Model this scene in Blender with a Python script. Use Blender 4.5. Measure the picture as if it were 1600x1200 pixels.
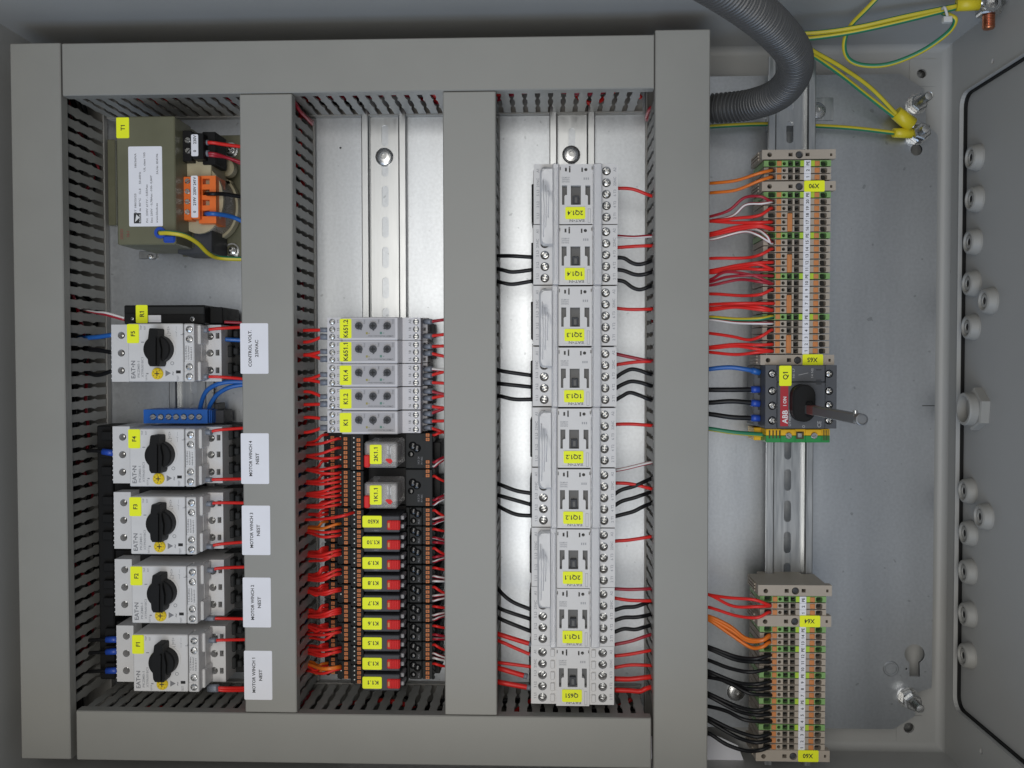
import bpy, math, random
from mathutils import Vector, Matrix
from mathutils.geometry import tessellate_polygon
random.seed(7)
for _o in list(bpy.data.objects): bpy.data.objects.remove(_o)
SC = bpy.context.scene
COL = SC.collection
# ---------------------------------------------------------------- camera
# Design frame in millimetres: x to the photo's right, y up, z out of the mounting panel.
# World = (x, -z, y) in metres, so the cabinet stands upright with its panel facing -Y.
FPX, CX, CY = 1450.0, 800.0, 600.0
CAM = Vector((0, 0, 750.0))
_n = Vector((55, 40, -FPX)).normalized()
_roll = 0.0017
_ex = Vector((math.cos(_roll), math.sin(_roll), 0)); _ex -= _n * _ex.dot(_n); _ex.normalize()
_ez = -_n
_ey = _ez.cross(_ex)
A = Matrix((_ex, _ey, _ez))            # rows: design axes seen from the camera = camera-to-design rotation
MW = Matrix(((1, 0, 0), (0, 0, -1), (0, 1, 0)))
def M(p): return Vector((p[0] * .001, -p[2] * .001, p[1] * .001))
cam = bpy.data.cameras.new('camera'); camo = bpy.data.objects.new('camera', cam); COL.objects.link(camo)
cam.sensor_width = 36; cam.lens = 36 * FPX / 1600; cam.clip_start = .01; cam.clip_end = 50
camo.matrix_world = Matrix.Translation(M(CAM)) @ (MW @ A).to_4x4()
SC.camera = camo
def at(px, py, z):
    d = A @ Vector(((px - CX) / FPX, (CY - py) / FPX, -1)); t = (z - CAM.z) / d.z
    p = CAM + d * t
    return Vector((p.x, p.y, z))
def atx(px, py, x):
    d = A @ Vector(((px - CX) / FPX, (CY - py) / FPX, -1)); t = (x - CAM.x) / d.x
    return CAM + d * t
def aty(px, py, y):
    d = A @ Vector(((px - CX) / FPX, (CY - py) / FPX, -1)); t = (y - CAM.y) / d.y
    return CAM + d * t
# ---------------------------------------------------------------- light
w = bpy.data.worlds.new('World'); SC.world = w; w.use_nodes = True
bg = w.node_tree.nodes['Background']; bg.inputs[0].default_value = (.80, .88, 1.0, 1); bg.inputs[1].default_value = .22
def area(name, loc, target, sx, sy, power, col):
    l = bpy.data.lights.new(name, 'AREA'); l.shape = 'RECTANGLE'; l.size = sx; l.size_y = sy; l.energy = power; l.color = col
    o = bpy.data.objects.new(name, l); COL.objects.link(o); o.location = M(loc)
    o.rotation_euler = (M(target) - M(loc)).to_track_quat('-Z', 'Y').to_euler()
area('front_light', (-95, -150, 1050), (-70, -120, 0), .38, 1.1, 5.1, (1, .97, .92))  # added tall light near the camera, shaped for centre falloff and panel glare
area('window_light', (-350, -1500, 1500), (0, 0, 0), 1.4, 1.0, 10, (.48, .68, 1))
SC.view_settings.view_transform = 'Standard'; SC.view_settings.look = 'None'
SC.view_settings.exposure = 0.10; SC.view_settings.gamma = 1; SC.view_settings.use_curve_mapping = False
SC.cycles.use_denoising = True
SC.cycles.max_bounces = 8; SC.cycles.transparent_max_bounces = 16
# ---------------------------------------------------------------- materials
MATS = {}
def mat(name, col, rough=.5, metal=0.0, var=.06, scale=60, bump=0.0, bscale=400, alpha=1.0, coat=0.0, spec=.5, stretch=None):
    if name in MATS: return MATS[name]
    m = bpy.data.materials.new(name); m.use_nodes = True; nt = m.node_tree; b = nt.nodes['Principled BSDF']
    b.inputs['Base Color'].default_value = (*col, 1); b.inputs['Roughness'].default_value = rough; b.inputs['Metallic'].default_value = metal
    b.inputs['Specular IOR Level'].default_value = spec; b.inputs['Coat Weight'].default_value = coat; b.inputs['Alpha'].default_value = alpha
    tc = nt.nodes.new('ShaderNodeTexCoord'); src = tc.outputs['Object']
    if stretch:
        mp = nt.nodes.new('ShaderNodeMapping'); mp.inputs['Scale'].default_value = stretch; nt.links.new(src, mp.inputs[0]); src = mp.outputs[0]
    if var:
        n = nt.nodes.new('ShaderNodeTexNoise'); n.inputs['Scale'].default_value = scale; n.inputs['Detail'].default_value = 5; nt.links.new(src, n.inputs['Vector'])
        r = nt.nodes.new('ShaderNodeMapRange'); r.inputs[1].default_value = .3; r.inputs[2].default_value = .7; r.inputs[3].default_value = 1 - var; r.inputs[4].default_value = 1 + var
        nt.links.new(n.outputs[0], r.inputs[0])
        mx = nt.nodes.new('ShaderNodeVectorMath'); mx.operation = 'SCALE'; mx.inputs[0].default_value = col; nt.links.new(r.outputs[0], mx.inputs['Scale'])
        nt.links.new(mx.outputs[0], b.inputs['Base Color'])
        r2 = nt.nodes.new('ShaderNodeMapRange'); r2.inputs[1].default_value = .3; r2.inputs[2].default_value = .7
        r2.inputs[3].default_value = max(.02, rough - var); r2.inputs[4].default_value = min(1, rough + var)
        nt.links.new(n.outputs[0], r2.inputs[0]); nt.links.new(r2.outputs[0], b.inputs['Roughness'])
    if bump:
        n2 = nt.nodes.new('ShaderNodeTexNoise'); n2.inputs['Scale'].default_value = bscale; n2.inputs['Detail'].default_value = 3; nt.links.new(src, n2.inputs['Vector'])
        bp = nt.nodes.new('ShaderNodeBump'); bp.inputs['Strength'].default_value = bump; bp.inputs['Distance'].default_value = .0004
        nt.links.new(n2.outputs[0], bp.inputs['Height']); nt.links.new(bp.outputs[0], b.inputs['Normal'])
    MATS[name] = m; return m
def clear(name, col, fac, rough=.12, bump=0.0, bscale=60):
    m = bpy.data.materials.new(name); m.use_nodes = True; nt = m.node_tree; b = nt.nodes['Principled BSDF']
    b.inputs['Base Color'].default_value = (*col, 1); b.inputs['Roughness'].default_value = rough; b.inputs['Specular IOR Level'].default_value = .8
    tr = nt.nodes.new('ShaderNodeBsdfTransparent'); mx = nt.nodes.new('ShaderNodeMixShader'); out = nt.nodes['Material Output']
    mx.inputs[0].default_value = fac; nt.links.new(tr.outputs[0], mx.inputs[1]); nt.links.new(b.outputs[0], mx.inputs[2]); nt.links.new(mx.outputs[0], out.inputs[0])
    if bump:
        tc = nt.nodes.new('ShaderNodeTexCoord'); n2 = nt.nodes.new('ShaderNodeTexNoise'); n2.inputs['Scale'].default_value = bscale; n2.inputs['Detail'].default_value = 1
        nt.links.new(tc.outputs['Object'], n2.inputs['Vector'])
        bp = nt.nodes.new('ShaderNodeBump'); bp.inputs['Strength'].default_value = bump; bp.inputs['Distance'].default_value = .003
        nt.links.new(n2.outputs[0], bp.inputs['Height']); nt.links.new(bp.outputs[0], b.inputs['Normal'])
    MATS[name] = m; return m
PVC = mat('duct_grey', (.282, .277, .252), .45, var=.025, scale=25, bump=.05, bscale=900)
PVCD = mat('duct_base_grey', (.28, .272, .25), .5, var=.03)
PAINT = mat('cabinet_paint', (.40, .40, .385), .45, var=.03, scale=12, bump=.10, bscale=1500)
PLATE = mat('gland_plate_paint', (.36, .36, .35), .5, var=.03, scale=12, bump=.10, bscale=1500)
def galvanized():
    m = bpy.data.materials.new('galvanized_sheet'); m.use_nodes = True; nt = m.node_tree; b = nt.nodes['Principled BSDF']; N = nt.nodes.new; L = nt.links.new
    b.inputs['Metallic'].default_value = 1.0
    tc = N('ShaderNodeTexCoord')
    def noise(scale, det, stretch):
        mp = N('ShaderNodeMapping'); mp.inputs['Scale'].default_value = stretch; L(tc.outputs['Object'], mp.inputs[0])
        n = N('ShaderNodeTexNoise'); n.inputs['Scale'].default_value = scale; n.inputs['Detail'].default_value = det; L(mp.outputs[0], n.inputs['Vector']); return n.outputs[0]
    def rng(src, a, c, lo=.3, hi=.7):
        r = N('ShaderNodeMapRange'); r.inputs[1].default_value = lo; r.inputs[2].default_value = hi; r.inputs[3].default_value = a; r.inputs[4].default_value = c; L(src, r.inputs[0]); return r.outputs[0]
    def mul(x, y):
        q = N('ShaderNodeMath'); q.operation = 'MULTIPLY'; L(x, q.inputs[0]); L(y, q.inputs[1]); return q.outputs[0]
    streak = rng(noise(26, 4, (1, 1, .10)), .90, 1.08); cloud = rng(noise(9, 3, (1, 1, .6)), .92, 1.06); grain = rng(noise(420, 2, (1, 1, 1)), .94, 1.05)
    speck = rng(noise(150, 1, (1, 1, 1)), 1.0, .74, .725, .75)
    f = mul(mul(mul(streak, cloud), grain), speck)
    v = N('ShaderNodeVectorMath'); v.operation = 'SCALE'; v.inputs[0].default_value = (.505, .525, .545); L(f, v.inputs['Scale']); L(v.outputs[0], b.inputs['Base Color'])
    L(rng(noise(14, 4, (1, 1, .22)), .33, .43), b.inputs['Roughness'])
    bp = N('ShaderNodeBump'); bp.inputs['Strength'].default_value = .07; bp.inputs['Distance'].default_value = .0004; L(noise(500, 3, (1, 1, .5)), bp.inputs['Height']); L(bp.outputs[0], b.inputs['Normal'])
    MATS['galvanized_sheet'] = m; return m
GALV = galvanized()
ZINC = mat('zinc_rail', (.52, .53, .53), .34, 1.0, var=.06, scale=90, stretch=(6, 6, .4))
STEEL = mat('screw_steel', (.62, .62, .61), .28, 1.0, var=.06, scale=600)
DSTEEL = mat('dull_steel', (.42, .42, .41), .35, 1.0, var=.08, scale=300)
COPPER = mat('copper_bolt', (.55, .22, .12), .35, 1.0, var=.1, scale=300)
WHITE = mat('device_light_grey', (.66, .65, .64), .45, var=.03, scale=80)
CONT = mat('contactor_grey', (.645, .63, .615), .42, var=.03, scale=80)
CONTD = mat('contactor_window', (.055, .055, .055), .35)
TIMER = mat('timer_grey', (.60, .585, .60), .45, var=.03)
TIMERP = mat('timer_print_grey', (.40, .39, .405), .5, var=.03)
PAPER = mat('paper_white', (.80, .80, .84), .7, var=.02)
YEL = mat('label_yellow', (.90, .95, .03), .5, var=.02, spec=.2)
INK = mat('ink_black', (.02, .02, .02), .6, var=0)
INKG = mat('ink_grey', (.20, .20, .21), .6, var=0)
INKL = mat('ink_pale_grey', (.33, .33, .34), .6, var=0)
INKW = mat('ink_white', (.75, .75, .74), .6, var=0)
BLK = mat('black_plastic', (.010, .010, .010), .5, var=.0, spec=.18)
DGR = mat('dark_grey_plastic', (.026, .027, .027), .55, var=.05, spec=.2)
SOCK = mat('socket_grey', (.040, .041, .041), .5, var=.08)
CHAR = mat('charcoal_plastic', (.060, .062, .068), .5, var=.05, spec=.25)
HOLE = mat('hole_shade', (.012, .012, .012), .7, var=0)  # near-black stands in for the shade inside holes and slots
ORG = mat('push_orange', (.58, .22, .07), .45, var=.05, scale=300)
ORGD = mat('relay_orange', (.60, .19, .05), .5, var=.05, scale=300)
ORGT = mat('terminal_orange', (.80, .16, .02), .4, var=.04)
RED = mat('relay_red', (.68, .025, .025), .45, var=.03, spec=.2)
WRED = mat('wire_red', (.70, .025, .02), .36, var=.05, spec=.35)
WDRED = mat('wire_dark_red', (.36, .015, .03), .35, var=.05)
WWHT = mat('wire_white', (.72, .70, .68), .4, var=.04)
WBLK = mat('wire_black', (.008, .008, .009), .4, var=0, spec=.3)
WBLU = mat('wire_blue', (.020, .12, .42), .35, var=.05)
WORG = mat('wire_orange', (.72, .17, .015), .35, var=.05)
WGRN = mat('wire_green', (.02, .20, .10), .4, var=.05)
WYEL = mat('wire_yellow', (.58, .48, .03), .4, var=.05)
FGRY = mat('ferrule_grey', (.20, .22, .26), .4, var=.03)
FBLU = mat('ferrule_blue', (.02, .07, .40), .35, var=.04)
LUGY = mat('lug_yellow', (.66, .54, .02), .4, var=.05)
BLUB = mat('blue_plastic', (.012, .13, .52), .38, var=.04)
BEIGE = mat('terminal_beige', (.40, .345, .28), .5, var=.04)
GRN = mat('terminal_green', (.21, .38, .13), .45, var=.05)
GYEL = mat('terminal_yellowgreen', (.42, .60, .04), .45, var=.05)
GRNP = mat('earth_green', (.02, .26, .06), .4, var=.05)
YELP = mat('earth_yellow', (.80, .46, .01), .4, var=.05)
DIALY = mat('dial_yellow', (.78, .56, .01), .4, var=.04)
OLIVE = mat('core_olive', (.135, .132, .080), .42, var=.06, scale=40, bump=.05)
CREAM = mat('bobbin_cream', (.46, .41, .27), .45, var=.06)
COIL = mat('coil_tape', (.22, .18, .14), .35, var=.25, scale=160, stretch=(1, 1, 12))
HOSE = mat('hose_grey', (.066, .066, .065), .33, var=.05)
GROM = mat('grommet_grey', (.30, .295, .275), .5, var=.04)
TIE = mat('tie_white', (.6, .6, .58), .5, var=.02)
CLR = clear('clear_cover', (.62, .62, .63), .74, .10, .55, 55)
CLRS = clear('clear_strip', (.64, .64, .66), .55, .10)
CLRR = clear('relay_clear_case', (.52, .50, .49), .42, .14)
# ---------------------------------------------------------------- mesh builder (design millimetres)
class MB:
    def __init__(s): s.v = []; s.f = []; s.m = []; s.sm = []
    def add(s, vs, fs, mi=0, smooth=False):
        b = len(s.v); s.v += [Vector(p) for p in vs]
        for f in fs: s.f.append([b + i for i in f]); s.m.append(mi); s.sm.append(smooth)
        return s
    def box(s, x0, x1, y0, y1, z0, z1, c=.35, mi=0):
        if x0 > x1: x0, x1 = x1, x0
        if y0 > y1: y0, y1 = y1, y0
        if z0 > z1: z0, z1 = z1, z0
        c = min(c, (x1 - x0) * .3, (y1 - y0) * .3, (z1 - z0) * .45)
        if c <= 0.02:
            v = [(x, y, z) for z in (z0, z1) for y in (y0, y1) for x in (x0, x1)]
            return s.add(v, [(0, 2, 3, 1), (4, 5, 7, 6), (0, 1, 5, 4), (2, 6, 7, 3), (0, 4, 6, 2), (1, 3, 7, 5)], mi)
        # chamfered round the front (z1) and the four upright edges; the back stays open-square
        o = [(x0 + c, y0), (x1 - c, y0), (x1, y0 + c), (x1, y1 - c), (x1 - c, y1), (x0 + c, y1), (x0, y1 - c), (x0, y0 + c)]
        i = [(x0 + c, y0 + c), (x1 - c, y0 + c), (x1 - c, y0 + c), (x1 - c, y1 - c), (x1 - c, y1 - c), (x0 + c, y1 - c), (x0 + c, y1 - c), (x0 + c, y0 + c)]
        v = [(*p, z0) for p in o] + [(*p, z1 - c) for p in o] + [(*i[k], z1) for k in (0, 2, 4, 6)]
        f = [tuple(reversed(range(8)))] + [(k, (k + 1) % 8, 8 + (k + 1) % 8, 8 + k) for k in range(8)] + [(16, 17, 18, 19)]
        top = [16, 17, 17, 18, 18, 19, 19, 16]
        for k in range(8):
            a, b2 = 8 + k, 8 + (k + 1) % 8
            f.append((a, b2, top[(k + 1) % 8], top[k]) if top[k] != top[(k + 1) % 8] else (a, b2, top[k]))
        return s.add(v, f, mi)
    def pb(s, px0, py0, px1, py1, z0, z1, c=.35, mi=0):
        a, b = at(px0, py0, z1), at(px1, py1, z1)
        return s.box(a.x, b.x, a.y, b.y, z0, z1, c, mi)
    def plate(s, outer, holes, w0, w1, ax='z', mi=0, wall_mi=None):
        loops = [outer] + list(holes)
        pts = [p for l in loops for p in l]
        tris = tessellate_polygon([[Vector((p[0], p[1], 0)) for p in l] for l in loops])
        def mp(p, w): return (p[0], p[1], w) if ax == 'z' else ((w, p[0], p[1]) if ax == 'x' else (p[1], w, p[0]))
        T = []
        for t in tris:
            a, b, c = (pts[i] for i in t)
            ar = (b[0] - a[0]) * (c[1] - a[1]) - (b[1] - a[1]) * (c[0] - a[0])
            if abs(ar) < 1e-9: continue
            T.append(tuple(t) if ar > 0 else tuple(reversed(t)))
        s.add([mp(p, w1) for p in pts], T, mi)
        s.add([mp(p, w0) for p in pts], [tuple(reversed(t)) for t in T], mi)
        for k, l in enumerate(loops):
            n = len(l); sa = sum(l[i][0] * l[(i + 1) % n][1] - l[(i + 1) % n][0] * l[i][1] for i in range(n))
            L = list(l) if (sa > 0) == (k == 0) else list(reversed(l))
            v = [mp(p, w0) for p in L] + [mp(p, w1) for p in L]
            s.add(v, [(i, (i + 1) % n, n + (i + 1) % n, n + i) for i in range(n)], mi if wall_mi is None else wall_mi)
        return s
    def lathe(s, c, prof, n=20, ax='z', mi=0, a0=0.0):
        # prof: (radius, height) pairs; each band has its own vertices so creases stay crisp
        c = Vector(c)
        def mp(r, h, a):
            u, v = r * math.cos(a), r * math.sin(a)
            return c + Vector((u, v, h) if ax == 'z' else ((h, u, v) if ax == 'x' else (v, h, u)))
        for (r0, h0), (r1, h1) in zip(prof, prof[1:]):
            A0 = [mp(r0, h0, a0 + 2 * math.pi * k / n) for k in range(n)]; A1 = [mp(r1, h1, a0 + 2 * math.pi * k / n) for k in range(n)]
            if r1 < 1e-6: s.add(A0 + [A1[0]], [(k, (k + 1) % n, n) for k in range(n)], mi, True)
            elif r0 < 1e-6: s.add(A1 + [A0[0]], [(k, n, (k + 1) % n) for k in range(n)], mi, True)
            else: s.add(A0 + A1, [(k, (k + 1) % n, n + (k + 1) % n, n + k) for k in range(n)], mi, True)
        return s
    def tube(s, pts, r, n=8, mi=0, stripe=None, phase=0.0, rfun=None, cap=True):
        P = [Vector(p) for p in pts]; N = len(P)
        T = [(P[min(i + 1, N - 1)] - P[max(i - 1, 0)]).normalized() for i in range(N)]
        u = Vector((0, 0, 1)) - T[0] * T[0].z
        if u.length < .1: u = Vector((1, 0, 0)) - T[0] * T[0].x
        u.normalize(); V = []
        for i in range(N):
            u = (u - T[i] * u.dot(T[i])).normalized(); b = T[i].cross(u)
            rr = rfun(i) if rfun else r
            V += [P[i] + (u * math.cos(phase + 2 * math.pi * k / n) + b * math.sin(phase + 2 * math.pi * k / n)) * rr for k in range(n)]
        base = len(s.v); s.v += V
        for i in range(N - 1):
            for k in range(n):
                s.f.append([base + i * n + k, base + i * n + (k + 1) % n, base + (i + 1) * n + (k + 1) % n, base + (i + 1) * n + k])
                s.m.append(stripe[1] if stripe and k in stripe[0] else mi); s.sm.append(True)
        if cap:
            s.f.append([base + k for k in reversed(range(n))]); s.m.append(mi); s.sm.append(False)
            s.f.append([base + (N - 1) * n + k for k in range(n)]); s.m.append(mi); s.sm.append(False)
        return s
    def text(s, txt, p, h, rot=0, mi=0, width=None):
        V, F, wd = glyphs(txt); kx = h if width is None else width / wd
        c, sn = math.cos(math.radians(rot)), math.sin(math.radians(rot))
        s.add([(p[0] + (x * kx) * c - (y * h) * sn, p[1] + (x * kx) * sn + (y * h) * c, p[2]) for x, y in V], F, mi); return s
    def ptext(s, txt, px, py, z, hpx, rot=90, mi=0, wpx=None):
        k = (CAM.z - z) / FPX
        return s.text(txt, at(px, py, z), hpx * k, rot, mi, None if wpx is None else wpx * k)
    def mesh(s, name, mats, org):
        me = bpy.data.meshes.new(name); o = Vector(org)
        me.from_pydata([M(v - o) for v in s.v], [], s.f)
        me.polygons.foreach_set('material_index', s.m); me.polygons.foreach_set('use_smooth', s.sm)
        for m in mats: me.materials.append(m)
        me.update(); return me
_G = {}
def _raw(txt, flag=True):
    cu = bpy.data.curves.new('glyph', 'FONT'); cu.body = txt; cu.size = 1; cu.resolution_u = 2; cu.align_x = 'LEFT'; cu.offset = .022
    ob = bpy.data.objects.new('glyph', cu); me = bpy.data.meshes.new_from_object(ob)
    V = [(v.co.x, v.co.y) for v in me.vertices]; F = [list(p.vertices) for p in me.polygons]
    bpy.data.objects.remove(ob); bpy.data.curves.remove(cu); bpy.data.meshes.remove(me)
    if flag:                                     # the built-in font's 1 is a bare bar: give it its upstroke
        for i, c in enumerate(txt):
            if c == '1':
                p = sum(adv(q) for q in txt[:i]); n = len(V)
                V += [(p + .24, .70), (p + .05, .555), (p + .05, .45), (p + .24, .58)]; F.append([n, n + 1, n + 2, n + 3])
    return V, F
_ADV = {}
def adv(c):
    if c not in _ADV:
        if 'HH' not in _ADV: _ADV['HH'] = max(x for x, _ in _raw('HH', False)[0])
        _ADV[c] = max(x for x, _ in _raw('H' + c + 'H', False)[0]) - _ADV['HH']
    return _ADV[c]
def glyphs(txt):
    if txt not in _G:
        if 'H' not in _G and txt != 'H': glyphs('H')
        V, F = _raw(txt); cap = _G['H'][3] if 'H' in _G else max(y for _, y in V)
        x0, x1 = min(x for x, _ in V), max(x for x, _ in V)
        _G[txt] = ([((x - (x0 + x1) / 2) / cap, (y - cap / 2) / cap) for x, y in V], F, (x1 - x0) / cap, cap)
    return _G[txt][:3]
ABS = {}
def link(o, parent, pos):
    COL.objects.link(o); pos = Vector(pos)
    if parent is not None: o.parent = parent; o.location = M(pos - ABS[parent.name])
    else: o.location = M(pos)
    ABS[o.name] = pos; return o
def tag(o, label=None, cat=None, group=None, kind=None):
    for k, v in (('label', label), ('category', cat), ('group', group), ('kind', kind)):
        if v: o[k] = v
    return o
def thing(name, label, cat, pos, group=None): return tag(link(bpy.data.objects.new(name, None), None, pos), label, cat, group)
def part(parent, name, mb, mats, label=None):
    o = bpy.data.objects.new(name, mb.mesh(name, mats, ABS[parent.name])); link(o, parent, ABS[parent.name])
    if label: o['label'] = label
    return o
def solo(name, mb, mats, pos, label, cat, group=None, kind=None):
    o = bpy.data.objects.new(name, mb.mesh(name, mats, pos)); link(o, None, pos); return tag(o, label, cat, group, kind)
def inst(parent, name, me, pos, ang=0):
    o = bpy.data.objects.new(name, me); link(o, parent, pos)
    if ang: o.rotation_euler = (0, ang, 0)
    return o
KIDS = {}
def clone(root, pos, label, group=None):
    kids = {}
    for o in bpy.data.objects:
        if o.parent: kids.setdefault(o.parent.name, []).append(o)
    def rec(o, par, delta):
        c = o.copy(); COL.objects.link(c)
        if par is not None: c.parent = par
        ABS[c.name] = ABS[o.name] + delta
        for k in kids.get(o.name, []): rec(k, c, delta)
        return c
    d = Vector(pos) - ABS[root.name]
    r = rec(root, None, d); r.location = M(pos); r['label'] = label
    if group: r['group'] = group
    return r
def circ(c, r, n=16, a0=0): return [(c[0] + r * math.cos(a0 + 2 * math.pi * k / n), c[1] + r * math.sin(a0 + 2 * math.pi * k / n)) for k in range(n)]
def rect(x0, x1, y0, y1): return [(x0, y0), (x1, y0), (x1, y1), (x0, y1)]
def rrect(x0, x1, y0, y1, r, n=4):
    o = []
    for cx, cy, a in ((x1 - r, y0 + r, -90), (x1 - r, y1 - r, 0), (x0 + r, y1 - r, 90), (x0 + r, y0 + r, 180)):
        o += [(cx + r * math.cos(math.radians(a + 90 * k / n)), cy + r * math.sin(math.radians(a + 90 * k / n))) for k in range(n + 1)]
    return o
def P2(px, py, z): p = at(px, py, z); return (p.x, p.y)
def prect(px0, py0, px1, py1, z): a, b = at(px0, py1, z), at(px1, py0, z); return rect(a.x, b.x, a.y, b.y)
def prrect(px0, py0, px1, py1, z, r): a, b = at(px0, py1, z), at(px1, py0, z); return rrect(a.x, b.x, a.y, b.y, r)
def pcirc(px, py, rpx, z, n=16): return circ(P2(px, py, z), rpx * (CAM.z - z) / FPX, n)
# shared small meshes
_SH = {}
def screw_mesh(r, kind='cross'):
    key = (round(r, 2), kind)
    if key not in _SH:
        b = MB(); a = r * .62; t = r * .17
        cross = [(a, -t), (a, t), (t, t), (t, a), (-t, a), (-t, t), (-a, t), (-a, -t), (-t, -t), (-t, -a), (t, -a), (t, -t)]
        slot = [(r * .93, -t), (r * .93, t), (-r * .93, t), (-r * .93, -t)]
        b.plate(circ((0, 0), r * .86, 14), [cross if kind == 'cross' else slot], -r * .45, 0, mi=0)
        for i, v in enumerate(b.v):
            if v.z > -1e-6: b.v[i] = Vector((v.x, v.y, .42 * (r - v.length ** 1.25 / r ** .25)))
        for i in range(len(b.v)): b.v[i].z -= 0
        b.lathe((0, 0, 0), [(r, -r * .8), (r, -r * .15), (r * .86, .42 * (r - (.86 * r) ** 1.25 / r ** .25))], 14)
        b.add([(*p, -r * .42) for p in circ((0, 0), r * .84, 12)], [tuple(range(12))], 1)
        _SH[key] = b.mesh('screw', [STEEL, DSTEEL], (0, 0, 0))
    return _SH[key]
def screw(t, px, py, z, rpx, kind='cross', name='screw'):
    return inst(t, name, screw_mesh(rpx * (CAM.z - z) / FPX, kind), at(px, py, z), random.uniform(-.9, .9))
def button_mesh(r):
    key = ('btn', r)
    if key not in _SH:
        b = MB(); b.lathe((0, 0, 0), [(r * 1.0, -1), (r, .3), (r * .92, .95), (r * .74, 1.5), (r * .52, 1.85), (r * .30, 2.0), (r * .28, .8), (0, .8)], 24)
        for f in range(24 * 6, len(b.m)): b.m[f] = 1
        _SH[key] = b.mesh('button_screw', [STEEL, DSTEEL], (0, 0, 0))
    return _SH[key]
def sticker(t, px0, py0, px1, py1, z, txt, rot, hpx, m=None, ink=None, lab=None, wpx=None, dx=0, dy=0, name='label_sticker'):
    b = MB(); a, c = at(px0, py1, z), at(px1, py0, z)
    b.plate(rrect(a.x, c.x, a.y, c.y, .9, 3), [], z - .25, z + .15)
    o = part(t, name, b, [m or YEL], lab)
    lines = txt if isinstance(txt, list) else [(txt, (px0 + px1) / 2 + dx, (py0 + py1) / 2 + dy, hpx, rot, wpx)]
    lb = MB()
    for (s_, x_, y_, h_, r_, w_) in lines: lb.ptext(s_, x_, y_, z + .2, h_, r_, 0, w_)
    part(o, 'lettering', lb, [ink or INK]); return o
def spline(pts, sub=7):
    P = [Vector(p) for p in pts]
    if len(P) == 2: return [P[0].lerp(P[1], k / 4) for k in range(5)]
    Q = [P[0] * 2 - P[1]] + P + [P[-1] * 2 - P[-2]]; out = []
    for i in range(1, len(Q) - 2):
        a, b, c, d = Q[i - 1:i + 3]
        for k in range(sub):
            t = k / sub
            out.append(.5 * ((2 * b) + (c - a) * t + (2 * a - 5 * b + 4 * c - d) * t * t + (3 * b - a - 3 * c + d) * t ** 3))
    return out + [P[-1]]
WC = {'red': ([WRED], None), 'black': ([WBLK], None), 'blue': ([WBLU], None), 'orange': ([WORG], None), 'dark red': ([WDRED], None),
      'red and white': ([WDRED, WWHT], ({1, 2, 3}, 1)), 'white and red': ([WWHT, WDRED], ({1, 2, 3, 6, 7, 8}, 1)), 'green and yellow': ([WGRN, WYEL], ({0, 1, 2}, 1)), 'grey': ([FGRY], None)}
WIRES = []
def wire(col, pts, r, label, cat='wire', group=None, ferr=None, ferr0=None, name='wire', phase=None):
    """pts: (px, py, z); ferr: (material, length mm, radius factor) sleeve at the last point, ferr0 at the first."""
    r *= .76; P = spline([at(*p) for p in pts]); mats, st = WC[col]; b = MB()
    b.tube(P, r, 10, 0, st, random.uniform(0, 6.28) if phase is None else phase)
    o = bpy.data.objects.new(name, b.mesh(name, mats, P[0])); link(o, None, P[0]); tag(o, label, cat, group)
    for fr, e, q in ((ferr, P[-1], P[-3]), (ferr0, P[0], P[2])):
        if fr:
            d = (q - e).normalized(); fb = MB(); fb.tube([e - d * .5, e + d * fr[1]], r * fr[2], 12)
            part(o, 'ferrule', fb, [fr[0]])
    WIRES.append((o, pts[-1][1])); return o
# ================================================================ cabinet shell
ZB = -22.0                      # cabinet back sheet
XR, XL, YT, YB, ZF = 326.0, -412.0, 253.0, -324.0, 215.0
cab = thing('control_cabinet', 'light grey painted sheet steel control cabinet around the whole wiring', 'cabinet', (0, 0, ZB))
b = MB(); hb = [pcirc(1440, 115, 7, ZB, 14), pcirc(1420, 1137, 8, ZB, 14)]
b.plate(rect(XL, XR, YB, YT), hb, ZB - 2, ZB)
part(cab, 'back_sheet', b, [PAINT])
b = MB().box(XL - 3, XR + 3, YB - 3, YT + 3, ZB - 8, ZB - 5, 0); part(cab, 'rear_stiffener', b, [DSTEEL])
for px, py in ((1442, 114), (1421, 1138)):      # embossed square pads round the corner holes
    p = at(px, py, ZB); bb = MB(); h = [pcirc(1440, 115, 7.5, ZB + .8, 14)] if py < 500 else [pcirc(1420, 1137, 8.5, ZB + .8, 14)]
    bb.plate(rrect(p.x - 11, p.x + 11, p.y - 11, p.y + 11, 2), h, ZB + .05, ZB + .8); part(cab, 'corner_pad', bb, [PAINT])
for pts in ((XL, XR, YT, YT + 2), (XL, XR, YB - 2, YB)):
    b = MB().box(pts[0] - 2, pts[1] + 2, pts[2], pts[3], ZB - 2, ZF, 0); part(cab, 'side_wall', b, [PAINT])
b = MB().box(XL - 2, XL, YB, YT, ZB - 2, ZF, 0); part(cab, 'side_wall', b, [PAINT])
# corner radius between back and walls
for (x, y, ax) in ((0, YT, 'x'), (0, YB, 'x'), (XR, 0, 'y'), (XL, 0, 'y')):
    b = MB(); r = 6; n = 5; sgn = -1 if (y > 0 or x > 0) else 1
    prof = [(r - r * math.sin(k * math.pi / 2 / n), r - r * math.cos(k * math.pi / 2 / n)) for k in range(n + 1)]
    L = (XL, XR) if ax == 'x' else (YB, YT); V = []
    for e in L:
        for d, h in prof: V.append((e, y + sgn * (d + .02), ZB + h + .02) if ax == 'x' else (x + sgn * (d + .02), e, ZB + h + .02))
    b.add(V, [(k, k + 1, n + 2 + k, n + 1 + k) for k in range(n)], 0, True); part(cab, 'bend_radius', b, [PAINT])
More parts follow.
